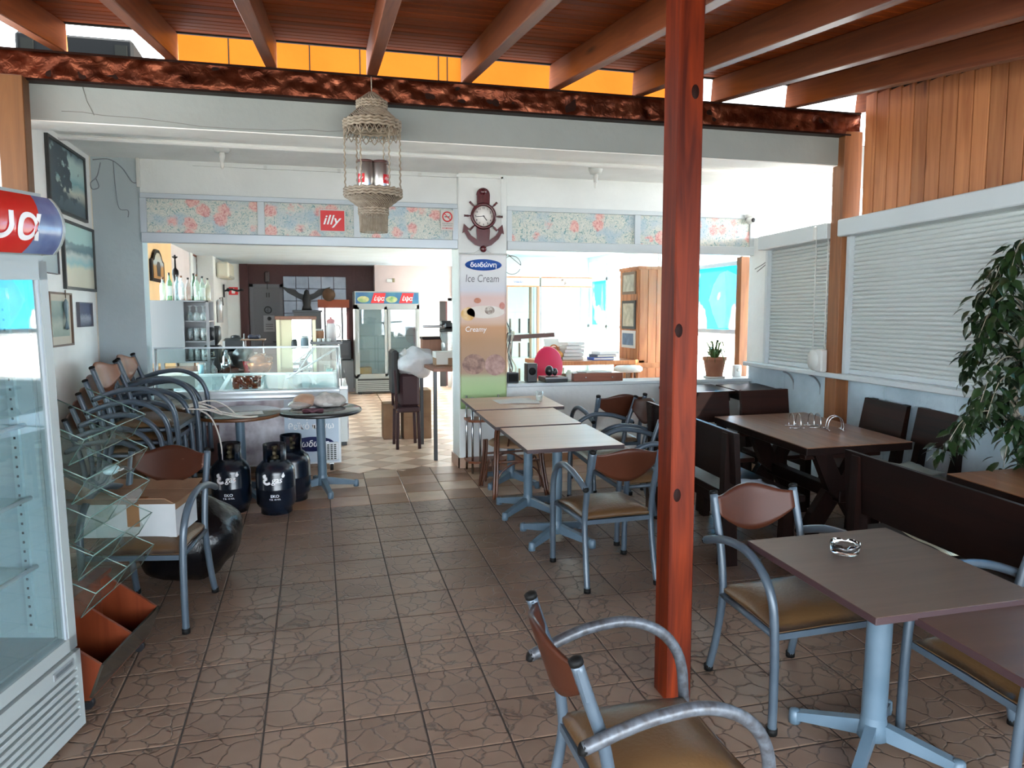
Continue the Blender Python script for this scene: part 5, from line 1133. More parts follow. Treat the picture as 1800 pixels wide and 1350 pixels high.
for a,b in ((X0+.04,-.28),(-.24,.29),(.33,X1-.04)): MB().prism([(Y0+.05,.802),(Y1-.06,.887),(Y1-.06,.891),(Y0+.05,.806)],a,b,'x').obj('glass_lid',M_gglass,fz)
MB().box(X0+.03,X1-.03,Y0+.05,Y1-.06,.56,.565).obj('inner_tray',flat('inner grey',(.30,.32,.32),.4,.3),fz)
for s in (X0+.015,X1-.015): MB().tube([(s,.06,.81),(s,.06,1.215)],.012,8).obj('guard_post',M_fzal,fz)
MB().box(X0,X1,.055,.061,.825,1.215).obj('glass_guard',M_glass,fz); MB().box(X0,X1,.045,.075,1.207,1.222).obj('guard_rail',M_gglass if 0 else M_alugrey,fz)
MB().prism([(.07,.83),(.07,1.20),(.66,.89)],X1-.02,X1-.015,'x').obj('side_glass',M_glass,fz); MB().tube([(X1-.017,.07,1.20),(.30,.62,.86)],.010,6).obj('stay_bar',M_alu,fz)
for x in (X0+.1,X1-.09):
    for y in (.1,.9): 
        c=MB().tube([(x-.015,y,.04),(x+.015,y,.04)],.038,14).obj('caster',M_black,fz); MB().box(x-.02,x+.02,y-.02,y+.02,.06,.092).obj('caster_fork',M_chrome,c)
# things on the freezer
wb2=thing('white_box','flat white cardboard box standing on the left end of the freezer','box',(-1.20,7.72,1.142)); MB().box(-.19,.17,-.13,.13,0,.12,bev=.003).obj('box_body',M_paper,wb2); MB().box(-.188,.05,-.13,.13,.12,.123).obj('lid_flap',flat('beige lid',(.55,.47,.40),.7),wb2)
wb2.matrix_world=T(-1.26,7.82,1.163)@RX(4.9)
M_amb=glass('amber glass',(.55,.14,.04),2.2,.02,.40,(.36,.065,.015))
for i in range(6):
    x=-.72+(i%3)*.085+.02*(i//3); y=7.60+(i//3)*.085
    g=thing('amber_tumbler',['left','middle','right'][i%3]+' amber glass tumbler in the '+('front' if i<3 else 'rear')+' row on the freezer lid','glass',(x,y,1.136+(y-7.51)*.088),0,'amber tumblers on the freezer')
    MB().lathe([(0,.006),(.030,.006),(.040,.105),(.037,.105),(.028,.012),(0,.012)],18).lathe([(.0,0),(.031,0),(.031,.012),(0,.012)],18).obj('tumbler',M_amb,g); MB().lathe([(.0385,.102),(.0405,.104),(.0405,.108),(.0385,.108)],18).obj('rim',M_amb,g)
# ---------------------------------------------------------------- bar behind the freezer
bar=thing('bar_counter','reddish wooden bar counter behind the ice cream freezer','counter',(-1.2,9.75,ZI)); MB().box(-.68,.62,-.95,.55,.0,.83).obj('body',M_dwoodx,bar); MB().box(-.69,.66,-1.0,.6,.83,.87,bev=.004).obj('worktop',wood('red brown worktop',(.10,.026,.014),(.19,.055,.028),'y',.6,.25,knots=False),bar)
BZ=ZI+.87
sc2=thing('glass_rack','steel glass rack cabinet on the bar with three rows of glasses','cabinet',(-1.37,9.05,BZ))
MB().box(-.30,-.29,-.22,.22,.13,.80).box(-.30,.28,-.22,.22,.785,.80).box(-.30,.28,-.22,.22,.13,.145).box(-.30,.28,.21,.22,.13,.80).box(.02,.03,-.22,-.20,.13,.80).box(-.30,.03,-.225,-.215,.13,.80).obj('casing',M_steel,sc2)
for z in (.35,.57): MB().box(.03,.28,-.2,.2,z,z+.012).obj('shelf',M_steel,sc2)
MB().box(.25,.28,-.22,-.20,.13,.80).obj('door_stile',M_steel,sc2)
for x in (-.27,.25):
    for y in (-.19,.19): MB().box(x-.02,x+.02,y-.02,y+.02,0,.13).obj('leg',M_steel,sc2)
M_cup=glass('plain tumbler glass',(.90,.93,.93),2.6,.02,.14,(.75,.80,.80))
gm=MB().lathe([(0,0),(.026,0),(.033,.14),(.030,.14),(.024,.008),(0,.008)],12).mesh('tumbler',M_cup); gm2=MB().lathe([(.034,0),(.03,.002),(.034,.05),(.022,.085),(.006,.095),(.005,.15),(.03,.158),(.03,.162),(0,.162)],12).mesh('stem_glass',M_cup)
for r_,(z,mesh,nm_) in enumerate(((.147,gm,'bottom'),(.364,gm,'middle'),(.584,gm2,'top'))):
    for i in range(3):
        for j in range(2):
            g=link('bar_glass',mesh); g.location=(-1.37+.075+i*.068,8.91+j*.085,BZ+z); tag(g,f"{['left','centre','right'][i]} glass in the {'front' if j==0 else 'second'} line on the {nm_} shelf of the steel rack",'glass','glasses in the steel rack')
def bottle(x,y,z,h,r,c,cap,label,group=None,glassy=True,neck=.3,lab=None):
    t=thing('bottle',label,'bottle',(x,y,z),0,group)
    m=glass('bottle glass '+str(c),c,2.0,.03,.25,c) if glassy else flat('bottle '+str(c),c,.3)
    hb=h*(1-neck)
    MB().lathe([(0,0),(r*.95,0),(r,.01),(r,hb*.9),(r*.75,hb),(r*.36,hb+h*neck*.35),(r*.33,h*.95),(0,h*.95)],14).obj('glass_body',m,t)
    MB().lathe([(0,h*.92),(r*.38,h*.92),(r*.40,h),(0,h)],12).obj('cap',cap,t)
    if lab: MB().lathe([(r*1.01,hb*.25),(r*1.01,hb*.75)],14).obj('label',lab,t)
    return t
BT=BZ+.80
cols=[((.75,.85,.80),'clear'),((.35,.62,.40),'green'),((.70,.85,.88),'pale blue'),((.80,.82,.84),'clear'),((.75,.66,.62),'rose tinted'),((.16,.32,.14),'dark green'),((.72,.82,.72),'pale green'),((.70,.78,.70),'clear'),((.80,.78,.66),'straw coloured')]
xs=[-1.555,-1.50,-1.43,-1.37,-1.31,-1.26,-1.215,-1.165,-1.118]
pos=['far left','second from left','third from left','fourth from left','fifth from left','sixth from left','third from right','second from right','far right']
for i,((c,nm_),x) in enumerate(zip(cols,xs)):
    bottle(x,8.93+.06*(i%3),BT,.25+.05*((i*7)%4)/3,.030,c,flat('dark pourer',(.03,.02,.02),.4) if i%3 else flat('brown cap',(.14,.05,.02),.5),f'{nm_} bottle {pos[i]} in the row on the steel rack','bottles on the steel rack',lab=flat('label white',(.66,.66,.62),.7) if i%2 else None)
mg=thing('pepper_mill','tall dark turned wooden figure among the bottles on the steel rack','mill',(-1.455,9.13,BT)); MB().lathe([(0,0),(.035,0),(.03,.1),(.018,.2),(.022,.24),(.036,.29),(.034,.33),(.012,.36),(.009,.46),(.03,.475),(.03,.485),(0,.485)],16).obj('turned_body',M_dwoodz,mg); MB().ball((0,0,.492),.012).obj('knob',M_black,mg)
# bar equipment
def simple(name,label,cat,loc,parts,rz=0,group=None):
    t=thing(name,label,cat,loc,R(rz),group)
    for pn,mb,mat in parts: mb.obj(pn,mat,t)
    return t
M_egg=flat('appliance black',(.010,.010,.012),.3)
simple('coffee_grinder','black coffee grinder beside the steel rack on the bar','grinder',(-1.12,9.35,BZ),[('grinder_body',MB().box(-.09,.09,-.12,.12,.0,.30,bev=.02),M_egg),('hopper',MB().lathe([(.05,.30),(.095,.37),(.095,.50),(.08,.52),(0,.52)],18),M_egg),('spout',MB().box(-.03,.03,-.17,-.12,.18,.24,bev=.01),M_chrome)])
simple('cocktail_shaker','polished steel shaker on the bar below the grinder','shaker',(-.94,8.90,BZ),[('shaker_body',MB().lathe([(0,0),(.042,0),(.055,.12),(.05,.13)],20),M_chrome),('shaker_cap',MB().lathe([(.05,.13),(.044,.19),(.03,.21),(.022,.22),(.022,.26),(0,.265)],20),M_chrome)])
for i,(x,y) in enumerate(((-1.145,8.88),(-1.075,8.90))):
    simple('stem_glass','upturned stemmed glass '+('left' if i==0 else 'right')+' of the pair on the bar front','glass',(x,y,BZ),[('bowl',MB().lathe([(.045,0),(.042,.002),(.048,.05),(.03,.085),(.008,.10)],16),M_cup),('stem',MB().lathe([(.006,.10),(.005,.17),(.035,.178),(.035,.183),(0,.184)],16),M_cup)],group='upturned stemmed glasses')
simple('water_cup','small pale blue plastic cup by the upturned glasses','cup',(-1.185,8.80,BZ),[('cup_body',MB().lathe([(0,0),(.025,0),(.03,.11),(.027,.11),(.022,.006),(0,.006)],14),flat('cup blue',(.35,.62,.72),.3)),('cup_rim',MB().lathe([(.026,.108),(.032,.11),(.026,.114)],14),M_wplast)])
simple('coffee_machine','black box coffee machine on the rear of the bar','coffee machine',(-.93,9.95,BZ),[('machine_body',MB().box(-.16,.16,-.14,.14,.0,.20,bev=.02),M_egg),('bean_hopper',MB().box(-.14,.12,-.12,.12,.20,.36,bev=.03),M_egg),('chrome_front',MB().box(-.12,.12,-.15,-.139,.04,.10),M_chrome),('cup_lid',MB().lathe([(0,.36),(.06,.36),(.05,.39),(0,.40)],16),M_egg)])
simple('tier_stand','small two-tier wooden tray stand on the bar','stand',(-.70,9.70,BZ),[('lower_tray',MB().box(-.13,.13,-.12,.12,.16,.175,bev=.004),M_plyedge),('upper_tray',MB().box(-.14,.14,-.12,.12,.34,.355,bev=.004),M_plyedge),('upright',MB().tube([(-.11,0,0),(-.11,0,.42)],.008,8),M_chrome),('upright',MB().tube([(.11,0,0),(.11,0,.355)],.008,8),M_chrome)])
simple('dark_pouch','dark blue pouch on the upper tray of the tier stand','pouch',(-.69,9.68,BZ+.357),[('pouch_body',MB().box(-.07,.07,-.06,.06,0,.05,bev=.015),flat('navy pouch',(.01,.014,.04),.5)),('pouch_tab',MB().box(-.02,.02,-.065,-.058,.03,.045),M_black)])
simple('sponge_stack','green and white sponge pads on the lower tray','sponge',(-.72,9.66,BZ+.177),[('white_pad',MB().box(-.06,.06,-.04,.04,0,.018,bev=.004),M_paper),('green_pad',MB().box(-.06,.0,-.04,.04,.018,.03,bev=.004),flat('green pad',(.10,.36,.22),.7))])
simple('bar_mirror','round silver tray leaning behind the shaker','tray',(-.80,9.45,BZ),[('tray_disc',MB().lathe([(0,0),(.13,0),(.135,.008),(0,.006)],28,T(0,0,.14)@RX(78)),M_steel),('tray_foot',MB().box(-.06,.06,-.0,.05,0,.012),M_steel)])
simple('red_cup','red plastic cup with a dark straw on the bar','cup',(-.73,9.02,BZ),[('cup_body',MB().lathe([(0,0),(.032,0),(.045,.13),(.042,.13),(.03,.006),(0,.006)],16),flat('cup red',(.45,.012,.03),.3)),('cup_lid',MB().lathe([(.047,.128),(.05,.134),(.0,.145)],16),flat('lid dark',(.02,.03,.02),.4)),('straw',MB().tube([(0,0,.14),(.02,0,.20)],.005,6),M_black)])
mb=MB(); mb.lathe([(0,.02),(.10,.0),(.13,.05),(.15,.11),(.14,.115),(.11,.05),(0,.03)],22)
t=simple('copper_bowl','shiny copper bowl heaped with folded brown leather on the bar','bowl',(-.60,9.05,BZ),[('bowl_body',mb,mottled('copper brown',(.16,.045,.015),(.42,.16,.06),9,.25,metal=.6))])
mb=MB(); mb.ball((0,0,.11),.11,1.2,1,.8,n=24)
for v in mb.bm.verts: v.co+=Vector((1,1,1))*noise.noise(v.co*18)*.03
mb.obj('leather_heap',mottled('brown leather',(.12,.035,.012),(.33,.12,.045),12,.28),t)
# side decorations inside
wp1=thing('arched_picture','dark arched wall picture of a standing figure on the peach wall','picture',(-1.892,10.46,2.44))
A=[(-.40,-.19),(.40,-.19),(.40,.07),(.30,.09),(.22,.16),(.10,.21),(-.10,.21),(-.22,.16),(-.30,.09),(-.40,.07)]
MB().prism(A,0,.03,'x').obj('frame',M_dwoodz,wp1); MB().prism([(a*.80,b*.80) for a,b in A],.03,.034,'x').obj('print',pic_mat('orange figure print',[(0,(.45,.20,.05)),(.45,(.50,.24,.07)),(.55,(.45,.50,.52)),(1,(.48,.40,.26))],bs=3),wp1); MB().prism([(-.10,-.12),(.10,-.12),(.13,.0),(.06,.06),(-.06,.06),(-.13,0)],.034,.036,'x').obj('figure_print',M_black,wp1)
wp2=thing('framed_picture','red-brown framed mirror on the side wall near the white pier','picture',(-1.892,14.0-.35,2.63)); MB().box(0,.02,-.3,.3,.17,.2).box(0,.02,-.3,.3,-.2,-.17).box(0,.02,-.3,-.25,-.17,.17).box(0,.02,.25,.3,-.17,.17).obj('frame',flat('red brown frame',(.22,.07,.04),.5),wp2); MB().box(.004,.01,-.25,.25,-.17,.17).obj('print',flat('grey print',(.40,.44,.47),.3),wp2)
wd_=thing('tall_mirror','tall brown framed pale mirror standing behind the bottle row','mirror',(-1.88,12.45,1.3)); MB().box(0,.03,-.75,.75,.72,.78).box(0,.03,.70,.75,-.4,.72).obj('frame',flat('mirror frame brown',(.30,.12,.06),.5),wd_); MB().box(.004,.012,-.75,.70,-.4,.72).obj('mirror_plate',flat('pale mirror',(.52,.54,.54),.15,.2),wd_)
ac=thing('air_conditioner','cream wall air conditioner on the white pier','air conditioner',(-1.60,14.7,2.62)); MB().box(-.01,.20,-.45,.45,-.14,.14,bev=.03).obj('casing',flat('ac cream',(.58,.56,.46),.4),ac); MB().box(.15,.205,-.42,.42,-.13,-.09).obj('louvre',flat('ac louvre',(.38,.37,.32),.5),ac)
cr_=thing('wall_bracket','black ornate wall bracket below the air conditioner','bracket',(-1.58,15.2,2.28)); MB().box(-.03,.0,-.02,.02,-.12,.12).tube([(0,0,0),(.12,0,.03),(.22,0,.0),(.30,0,.02)],.018,8).ball((.06,0,.02),.035).obj('iron_arm',M_black,cr_); MB().lathe([(0,0),(.03,0),(.03,.04),(0,.04)],12,T(.30,0,.0)).obj('candle_cup',M_black,cr_)
fs=thing('fire_sign','red fire extinguisher sign on the white strip by the rear wall','sign',(-1.50,15.955,2.30)); MB().box(-.085,.085,-.006,0,-.075,.075).obj('sign_plate',M_red,fs); MB().prism([(-.03,-.05),(.03,-.05),(.035,0),(.01,.055),(-.02,.02),(-.035,0)],-.008,-.005,'y').obj('flame_mark',M_whiteink,fs)
fe=thing('fire_extinguisher','slim red and steel fire extinguisher hanging on the pier','extinguisher',(-1.57,14.2,1.7)); MB().lathe([(0,0),(.05,0),(.05,.36),(.03,.40),(0,.41)],16).obj('cylinder_body',flat('pale steel',(.50,.52,.54),.3,.5),fe); MB().tube([(0,0,.42),(.05,0,.44),(.06,0,.3)],.01,6).obj('hose',M_black,fe)
# eagle on its pedestal and the bright serving hatch
pd=simple('pedestal','dark grey cabinet under the eagle sculpture','cabinet',(-.10,15.6,ZI),[('cabinet_body',MB().box(-.26,.26,-.25,.25,0,1.56),flat('dark cabinet',(.07,.075,.085),.5)),('cabinet_top',MB().box(-.28,.28,-.27,.27,1.56,1.60,bev=.004),M_egg)])
eg=thing('eagle_sculpture','black eagle sculpture with raised wings on the dark cabinet','sculpture',(-.11,15.55,ZI+1.60))
M_eag=flat('eagle black',(.008,.008,.010),.5)
MB().lathe([(0,0),(.10,0),(.085,.06),(.07,.10),(.085,.20),(.075,.28),(.05,.32),(.045,.36),(.02,.40),(0,.405)],16,Matrix.Diagonal((1,.7,1,1))).obj('body',M_eag,eg); MB().lathe([(0,0),(.02,.0),(.005,.06),(0,.06)],8,T(0,-.04,.36)@RX(110)).obj('beak',M_eag,eg)
for s in (-1,1): MB().prism([(s*a,b) for a,b in ((.04,.20),(.05,.30),(.14,.33),(.22,.40),(.34,.42),(.46,.46),(.43,.41),(.40,.38),(.36,.34),(.31,.31),(.25,.28),(.18,.24),(.10,.20))],-.02-.001*s,.02,'y').obj('wing',M_eag,eg)
hat=thing('straw_hat','brown round hat hung on the eagle wing','hat',(.31,15.47,ZI+1.90),0); MB().lathe([(0,.03),(.06,.03),(.075,.0),(.125,-.004),(.125,.0),(.08,.006),(.065,.04),(0,.04)],22,RX(90)).obj('brim',flat('hat brown',(.10,.055,.03),.8),hat); MB().lathe([(.066,.004),(.078,.004),(.074,.014)],22,RX(90)).obj('band',M_black,hat)
hw_=struct('window_7',MB().box(.10,.72,15.90,15.98,1.98,2.14),flat('hatch orange',(.40,.08,.025),.5),label='bright serving hatch in the rear wall with orange pelmet')
M_hatch=bpy.data.materials.new('lit hatch pane'); M_hatch.use_nodes=True; e=M_hatch.node_tree.nodes['Principled BSDF']; e.inputs['Base Color'].default_value=(.9,.9,.88,1); e.inputs['Emission Color'].default_value=(1,.98,.95,1); e.inputs['Emission Strength'].default_value=.55
for a,b,z0 in ((.12,.22,1.30),(.25,.56,1.24),(.59,.66,1.30)): struct('pane',MB().box(a,b,15.955,15.965,z0,1.97),M_hatch,hw_)
struct('frame_bar',MB().box(.215,.255,15.94,15.97,1.2,1.98).box(.555,.595,15.94,15.97,1.2,1.98),flat('hatch grey',(.25,.26,.28),.5),hw_)
simple('rear_cabinet','dark machine cabinet below the serving hatch','cabinet',(.42,15.55,ZI),[('cabinet_body',MB().box(-.33,.33,-.3,.3,0,.62),flat('rear white',(.30,.33,.36),.5)),('machine',MB().box(-.30,.30,-.28,.25,.62,1.02,bev=.02),M_egg),('machine_lid',MB().box(-.2,.24,-.30,-.28,.72,.95),flat('machine front',(.03,.032,.038),.3))])
# ---------------------------------------------------------------- pastry case with mirror cabinet
pc=thing('pastry_case','glass pastry case with sloping front beyond the ice cream freezer','display case',(0,9.0,ZI))
MB().box(-.42,.36,-.05,1.0,.05,.66).obj('base',M_fz,pc); MB().box(.36,.372,-.05,1.0,.08,.66).obj('printed_side',M_print,pc); MB().box(-.42,.37,-.06,1.0,.66,.70,bev=.004).obj('deck',M_fzal,pc)
MB().prism([(.36,.70),(.366,.70),(.286,1.17),(.28,1.17)],-.05,1.0,'y').obj('sloping_glass',M_gglass,pc); MB().box(-.02,.28,-.05,-.045,.70,1.17).obj('end_glass',M_glass,pc); MB().box(-.05,.30,-.05,1.0,1.165,1.18).obj('top_glass',M_gglass,pc)
MB().tube([(-.3,-.05,.70),(.02,-.05,1.16)],.012,6).obj('strut',M_alu,pc)
for x in (-.02,.30): MB().tube([(x,-.05,.70),(x if x<0 else .285,-.05,1.17)],.008,6).obj('corner_post',M_fzal,pc)
for x in (-.38,.32):
    for y in (.0,.9): MB().box(x-.03,x+.03,y,y+.06,0,.05).obj('foot',M_black,pc)
mc=thing('mirror_cabinet','narrow gold framed glass cabinet with wooden top on the pastry case','cabinet',(-.18,9.22,ZI+.70)); M_gold=flat('pale gold',(.52,.47,.30),.35,.3)
for x in (-.21,.19):
    for y in (-.12,.12): MB().box(x-.018,x+.018,y-.018,y+.018,0,.76).obj('post',M_gold,mc)
MB().box(-.24,.22,-.15,.15,.76,.80,bev=.004).obj('wood_top',M_plyorange,mc)
MB().box(-.22,.20,-.13,.13,.0,.02).obj('wood_base',M_gold,mc)
for z in (.20,.42): MB().box(-.19,.17,-.11,.11,z,z+.006).obj('glass_shelf',M_gglass,mc)
MB().box(-.06,.16,.115,.12,.02,.76).obj('mirror_back',flat('mirror silver',(.88,.92,.94),.03,1),mc); MB().box(-.19,-.06,.115,.12,.02,.76).obj('slat_back',M_gold,mc)
def jar(x,y,z,h,r,c,label,lid=None):
    simple('jar',label,'jar',(x,y,z),[('jar_body',MB().lathe([(0,0),(r,0),(r*1.05,h*.1),(r*.95,h*.8),(r*.7,h*.9)],16),flat('jar '+label[:12],c,.35)),('jar_lid',MB().lathe([(r*.72,h*.88),(r*.75,h*.97),(r*.3,h),(0,h)],16),lid or M_wplast)])
jar(-.10,9.18,ZI+.70+.427,.14,.045,(.16,.22,.26),'grey blue jar on the upper shelf of the gold cabinet'); jar(-.22,9.18,ZI+.70+.427,.10,.03,(.05,.06,.07),'small dark jar on the upper shelf of the gold cabinet',M_black)
jar(-.12,9.20,ZI+.70+.207,.09,.05,(.30,.30,.32),'low grey tin on the middle shelf of the gold cabinet'); jar(-.10,9.16,ZI+.722,.14,.04,(.45,.46,.44),'white jar at the bottom of the gold cabinet')
bl=simple('blue_carton','blue patterned carton on the pastry case deck','carton',(-.18,9.0,ZI+.702),[('carton_body',MB().box(-.13,.13,-.04,.04,0,.13,bev=.003),mottled('blue carton print',(.02,.05,.17),(.16,.26,.45),6,.4)),('carton_label',MB().box(-.03,.06,-.042,-.04,.02,.09),flat('pale green label',(.42,.52,.38),.6))])
for i,(x,y,h) in enumerate(((.10,9.05,.16),(.17,9.08,.20),(.24,9.10,.17),(.15,9.35,.22))): simple('cup_stack',['left','middle','right','rear'][i]+' stack of pale cups inside the glass pastry case','cups',(x,y,ZI+.702),[('stack_body',MB().lathe([(0,0),(.028,0),(.036,h),(.030,h),(0,h*.9)],14),[M_wplast,flat('aqua cup',(.22,.55,.55),.35),flat('aqua pale',(.45,.68,.72),.35),M_wplast][i]),('stack_rim',MB().lathe([(.034,h-.012),(.04,h-.006),(.034,h)],14).lathe([(.033,h*.6),(.038,h*.6+.006),(.033,h*.6+.012)],14),M_wplast)],group='cup stacks in the pastry case')
ty=simple('serving_tray','black serving tray on top of the pastry case','tray',(.14,9.12,ZI+1.182),[('tray_floor',MB().box(-.17,.17,-.15,.15,0,.012,bev=.003),M_egg),('tray_rim',MB().box(-.18,.18,-.16,-.15,0,.03).box(-.18,.18,.15,.16,0,.03).box(-.18,-.17,-.15,.15,0,.03).box(.17,.18,-.15,.15,0,.03),M_egg)])
simple('thermos','white thermos jug with pink lid on the black tray','jug',(.20,9.15,ZI+1.196),[('jug_body',MB().lathe([(0,0),(.06,0),(.06,.17),(.048,.21),(.044,.22)],20),flat('jug white',(.62,.56,.54),.4)),('jug_lid',MB().lathe([(.046,.22),(.05,.25),(.03,.27),(.012,.275),(.012,.295),(0,.297)],20),flat('pink lid',(.52,.20,.20),.4)),('jug_handle',MB().tube(smooth_path([(.055,0,.20),(.10,0,.18),(.10,0,.08),(.06,0,.05)],5),.009,6),flat('jug white',(1,1,1)))])
simple('cookie_jar','brown jar on the left of the black tray','jar',(.07,9.16,ZI+1.196),[('jar_body',MB().lathe([(0,0),(.05,0),(.052,.12),(.045,.135)],18),mottled('brown sweets',(.28,.12,.06),(.45,.25,.14),16,.5)),('jar_lid',MB().lathe([(.046,.135),(.05,.14),(.048,.155),(0,.16)],18),M_wplast)])
for i in range(3): simple('small_cup',['left','middle','right'][i]+' small white cup at the front of the black tray','cup',(.06+i*.055,9.02,ZI+1.196),[('cup_body',MB().lathe([(0,0),(.018,0),(.024,.05),(.021,.05),(.015,.006),(0,.006)],14),M_wplast),('cup_handle',MB().tube(smooth_path([(.022,0,.042),(.034,0,.035),(.02,0,.015)],4),.003,5),M_wplast)],group='small cups on the black tray')
# ---------------------------------------------------------------- double-door fridge at the rear
df=thing('double_door_fridge','white upright double-door display fridge against the mauve wall','fridge',(1.37,14.98,ZI)); w=.61
mb=MB(); mb.box(-w,-w+.05,-.32,.32,.30,1.95).box(w-.05,w,-.32,.32,.30,1.95).box(-w,w,.28,.32,.0,1.95).box(-w,w,-.32,.32,1.62,1.70).box(-w,w,-.32,.32,.30,.36); mb.obj('cabinet',M_fr,df)
MB().box(-w,w,-.34,-.0,1.70,1.95).obj('sign_box',M_fr,df); MB().box(-w+.02,w-.02,-.345,-.339,1.72,1.93).obj('sign_face',mottled('green blue sign',(.01,.07,.22),(.04,.18,.26),5,.3),df)
for x in (-.15,.38):
    MB().prism([(x-.16,1.73),(x+.08,1.73),(x+.12,1.92),(x-.10,1.92)],-.350,-.3455,'y').obj('red_field',M_red,df); text_on('έψα',.12,M_whiteink,df,(x,-.352,1.81),width=.20,shear=.15,bold=.01)
    MB().lathe([(0,0),(.11,0)],18,T(x-.30,-.3465,1.80)@RX(90)@Matrix.Diagonal((1,.55,1,1))).obj('fruit_print',mottled('fruit print',(.10,.28,.10),(.55,.50,.25),9,.4),df)
for s in (-1,1):
    a,b=(-w+.03,-.01) if s<0 else (.01,w-.03); y=-.33 if s<0 else -.31
    d=MB().box(a,a+.05,y,y+.03,.34,1.66).box(b-.05,b,y,y+.03,.34,1.66).box(a,b,y,y+.03,1.61,1.66).box(a,b,y,y+.03,.34,.39).obj('door_frame',M_fr,df); MB().box(a+.05,b-.05,y+.012,y+.018,.39,1.61).obj('glass_pane',M_fglass,d); MB().box(a+.015 if s<0 else b-.03,a+.03 if s<0 else b-.015,y-.02,y,.8,1.2).obj('handle',M_alugrey,d)
for z in (.6,.85,1.1,1.35): MB().box(-w+.06,w-.06,-.22,.26,z,z+.008).obj('shelf',M_gglass,df)
for k in range(6): MB().box(-w+.03,w-.03,-.335,-.31,.06+k*.036,.082+k*.036).obj('grille_slat',M_fr,df)
MB().box(-w,w,-.30,-.28,.03,.30).obj('grille_back',M_frd,df); MB().box(-w,-w+.03,-.335,-.28,.03,.30).box(w-.03,w,-.335,-.28,.03,.30).obj('grille_side',M_fr,df)
for s in (-1,1): MB().box(s*(w-.08)-.03,s*(w-.08)+.03,-.26,.26,0,.03).obj('foot',M_black,df)
for nm_,x,z,c in (('yellow',-.42,.361,(.40,.22,.04)),('brown',.3,.361,(.16,.09,.05))): simple('crate',nm_+' crate at the bottom of the double-door fridge','crate',(1.37+x,14.98,ZI+z),[('crate_body',MB().box(-.12,.12,-.15,.12,0,.14,bev=.006),flat('crate '+nm_,c,.6)),('crate_rim',MB().box(-.125,.125,-.155,-.15,.11,.14),flat('crate '+nm_,c))])
bottle(1.45,14.85,ZI+.361,.26,.045,(.75,.82,.82),M_wplast,'clear bottle at the bottom of the double-door fridge')
# ---------------------------------------------------------------- table, boxes and chair near the pillar inside
st=thing('side_table','orange-brown table on thin black legs behind the pillar','table',(1.33,8.35,ZI)); MB().box(-.14,.34,-.55,.55,.93,.965,bev=.003).obj('tabletop',M_plyorange,st)
for x in (-.12,.32):
    for y in (-.53,.50): MB().box(x-.018,x+.018,y-.018,y+.018,0,.93).obj('leg',M_black,st)
simple('shipping_box','white labelled carton on the orange-brown table','box',(1.40,8.25,ZI+.967),[('box_body',MB().box(-.13,.11,-.12,.12,0,.15,bev=.003),M_card),('label',MB().box(-.125,.0,-.1215,-.12,.015,.135),M_paper),('upper_cover',MB().box(-.131,.112,-.1225,.121,.085,.152),M_paper)])
simple('glass_jug','tall clear glass blender jug behind the labelled carton','blender',(1.50,8.60,ZI+.967),[('jug_body',MB().lathe([(0,.0),(.09,.0),(.11,.36),(.105,.36),(.085,.01),(0,.01)],20),M_cup),('jug_lid',MB().lathe([(0,.36),(.115,.36),(.115,.385),(.05,.40),(0,.40)],20),M_black),('jug_shell',MB().box(-.06,.14,-.05,.06,.40,.46,bev=.015),M_egg)])
simple('folded_shelf','grey metal bracket arm lying over the glass jug','bracket',(1.30,8.62,ZI+1.37),[('arm',MB().box(-.10,.12,-.03,.03,0,.03,bev=.006),M_steel),('arm_end',MB().box(.10,.22,-.05,.05,.03,.08,bev=.01),M_egg)])
simple('brown_box','brown box behind the bags on the table','box',(1.32,8.75,ZI+.967),[('box_body',MB().box(-.12,.10,-.1,.1,0,.27,bev=.004),wood('brown box',(.18,.07,.035),(.26,.11,.06),'z',1,.5,knots=False)),('box_lid',MB().box(-.125,.105,-.105,.105,.27,.30,bev=.004),M_dwoodx)])
bg_=thing('grey_sack','crumpled pale grey plastic bags heaped on the dark chair','bag',(1.12,8.62,ZI+.86)); mb=MB(); mb.ball((0,0,.12),.20,1.1,.9,.85,n=28)
for v in mb.bm.verts: v.co+=Vector((v.co.x,v.co.y,v.co.z-.12)).normalized()*(noise.noise(v.co*7)*.05+noise.noise(v.co*18)*.02)
mb.obj('sack_body',mottled('pale grey plastic',(.40,.40,.42),(.58,.57,.57),5,.35,.4,14),bg_); MB().lathe([(0,0),(.03,.02),(.05,.07),(.02,.03)],10,T(-.12,-.05,.2)@RY(-40)).obj('sack_knot',M_wplast,bg_)
dc=thing('dark_chair','dark upholstered chair under the grey bags','chair',(1.02,8.75,ZI)); M_dch=flat('dark maroon fabric',(.035,.010,.012),.7)
MB().box(-.13,.13,-.22,.22,.42,.48,bev=.015).obj('seat',M_dch,dc); MB().box(-.18,-.10,-.20,.20,.62,1.12,bev=.025).obj('backrest',flat('near black fabric',(.012,.010,.010),.7),dc)
for x in (-.12,.11):
    for y in (-.19,.19): MB().tube([(x,y,.42),(x-.01 if x<0 else x+.01,y,0)],.018,8).obj('leg',M_dch,dc)
for y in (-.19,.19): MB().tube([(-.135,y,.46),(-.15,y,.9)],.016,8).obj('back_post',M_dch,dc)
MB().box(-.09,.13,-.18,.18,.48,.855,bev=.03).obj('seat_pad',M_dch,dc)
b1=thing('cardboard_box','tall closed cardboard box standing below the table','box',(1.22,9.42,ZI)); MB().box(-.18,.16,-.18,.18,0,.60,bev=.004).obj('box_body',M_card,b1); MB().box(-.181,.161,-.181,-.179,.27,.275).obj('seam',flat('card seam',(.18,.10,.05),.8),b1)
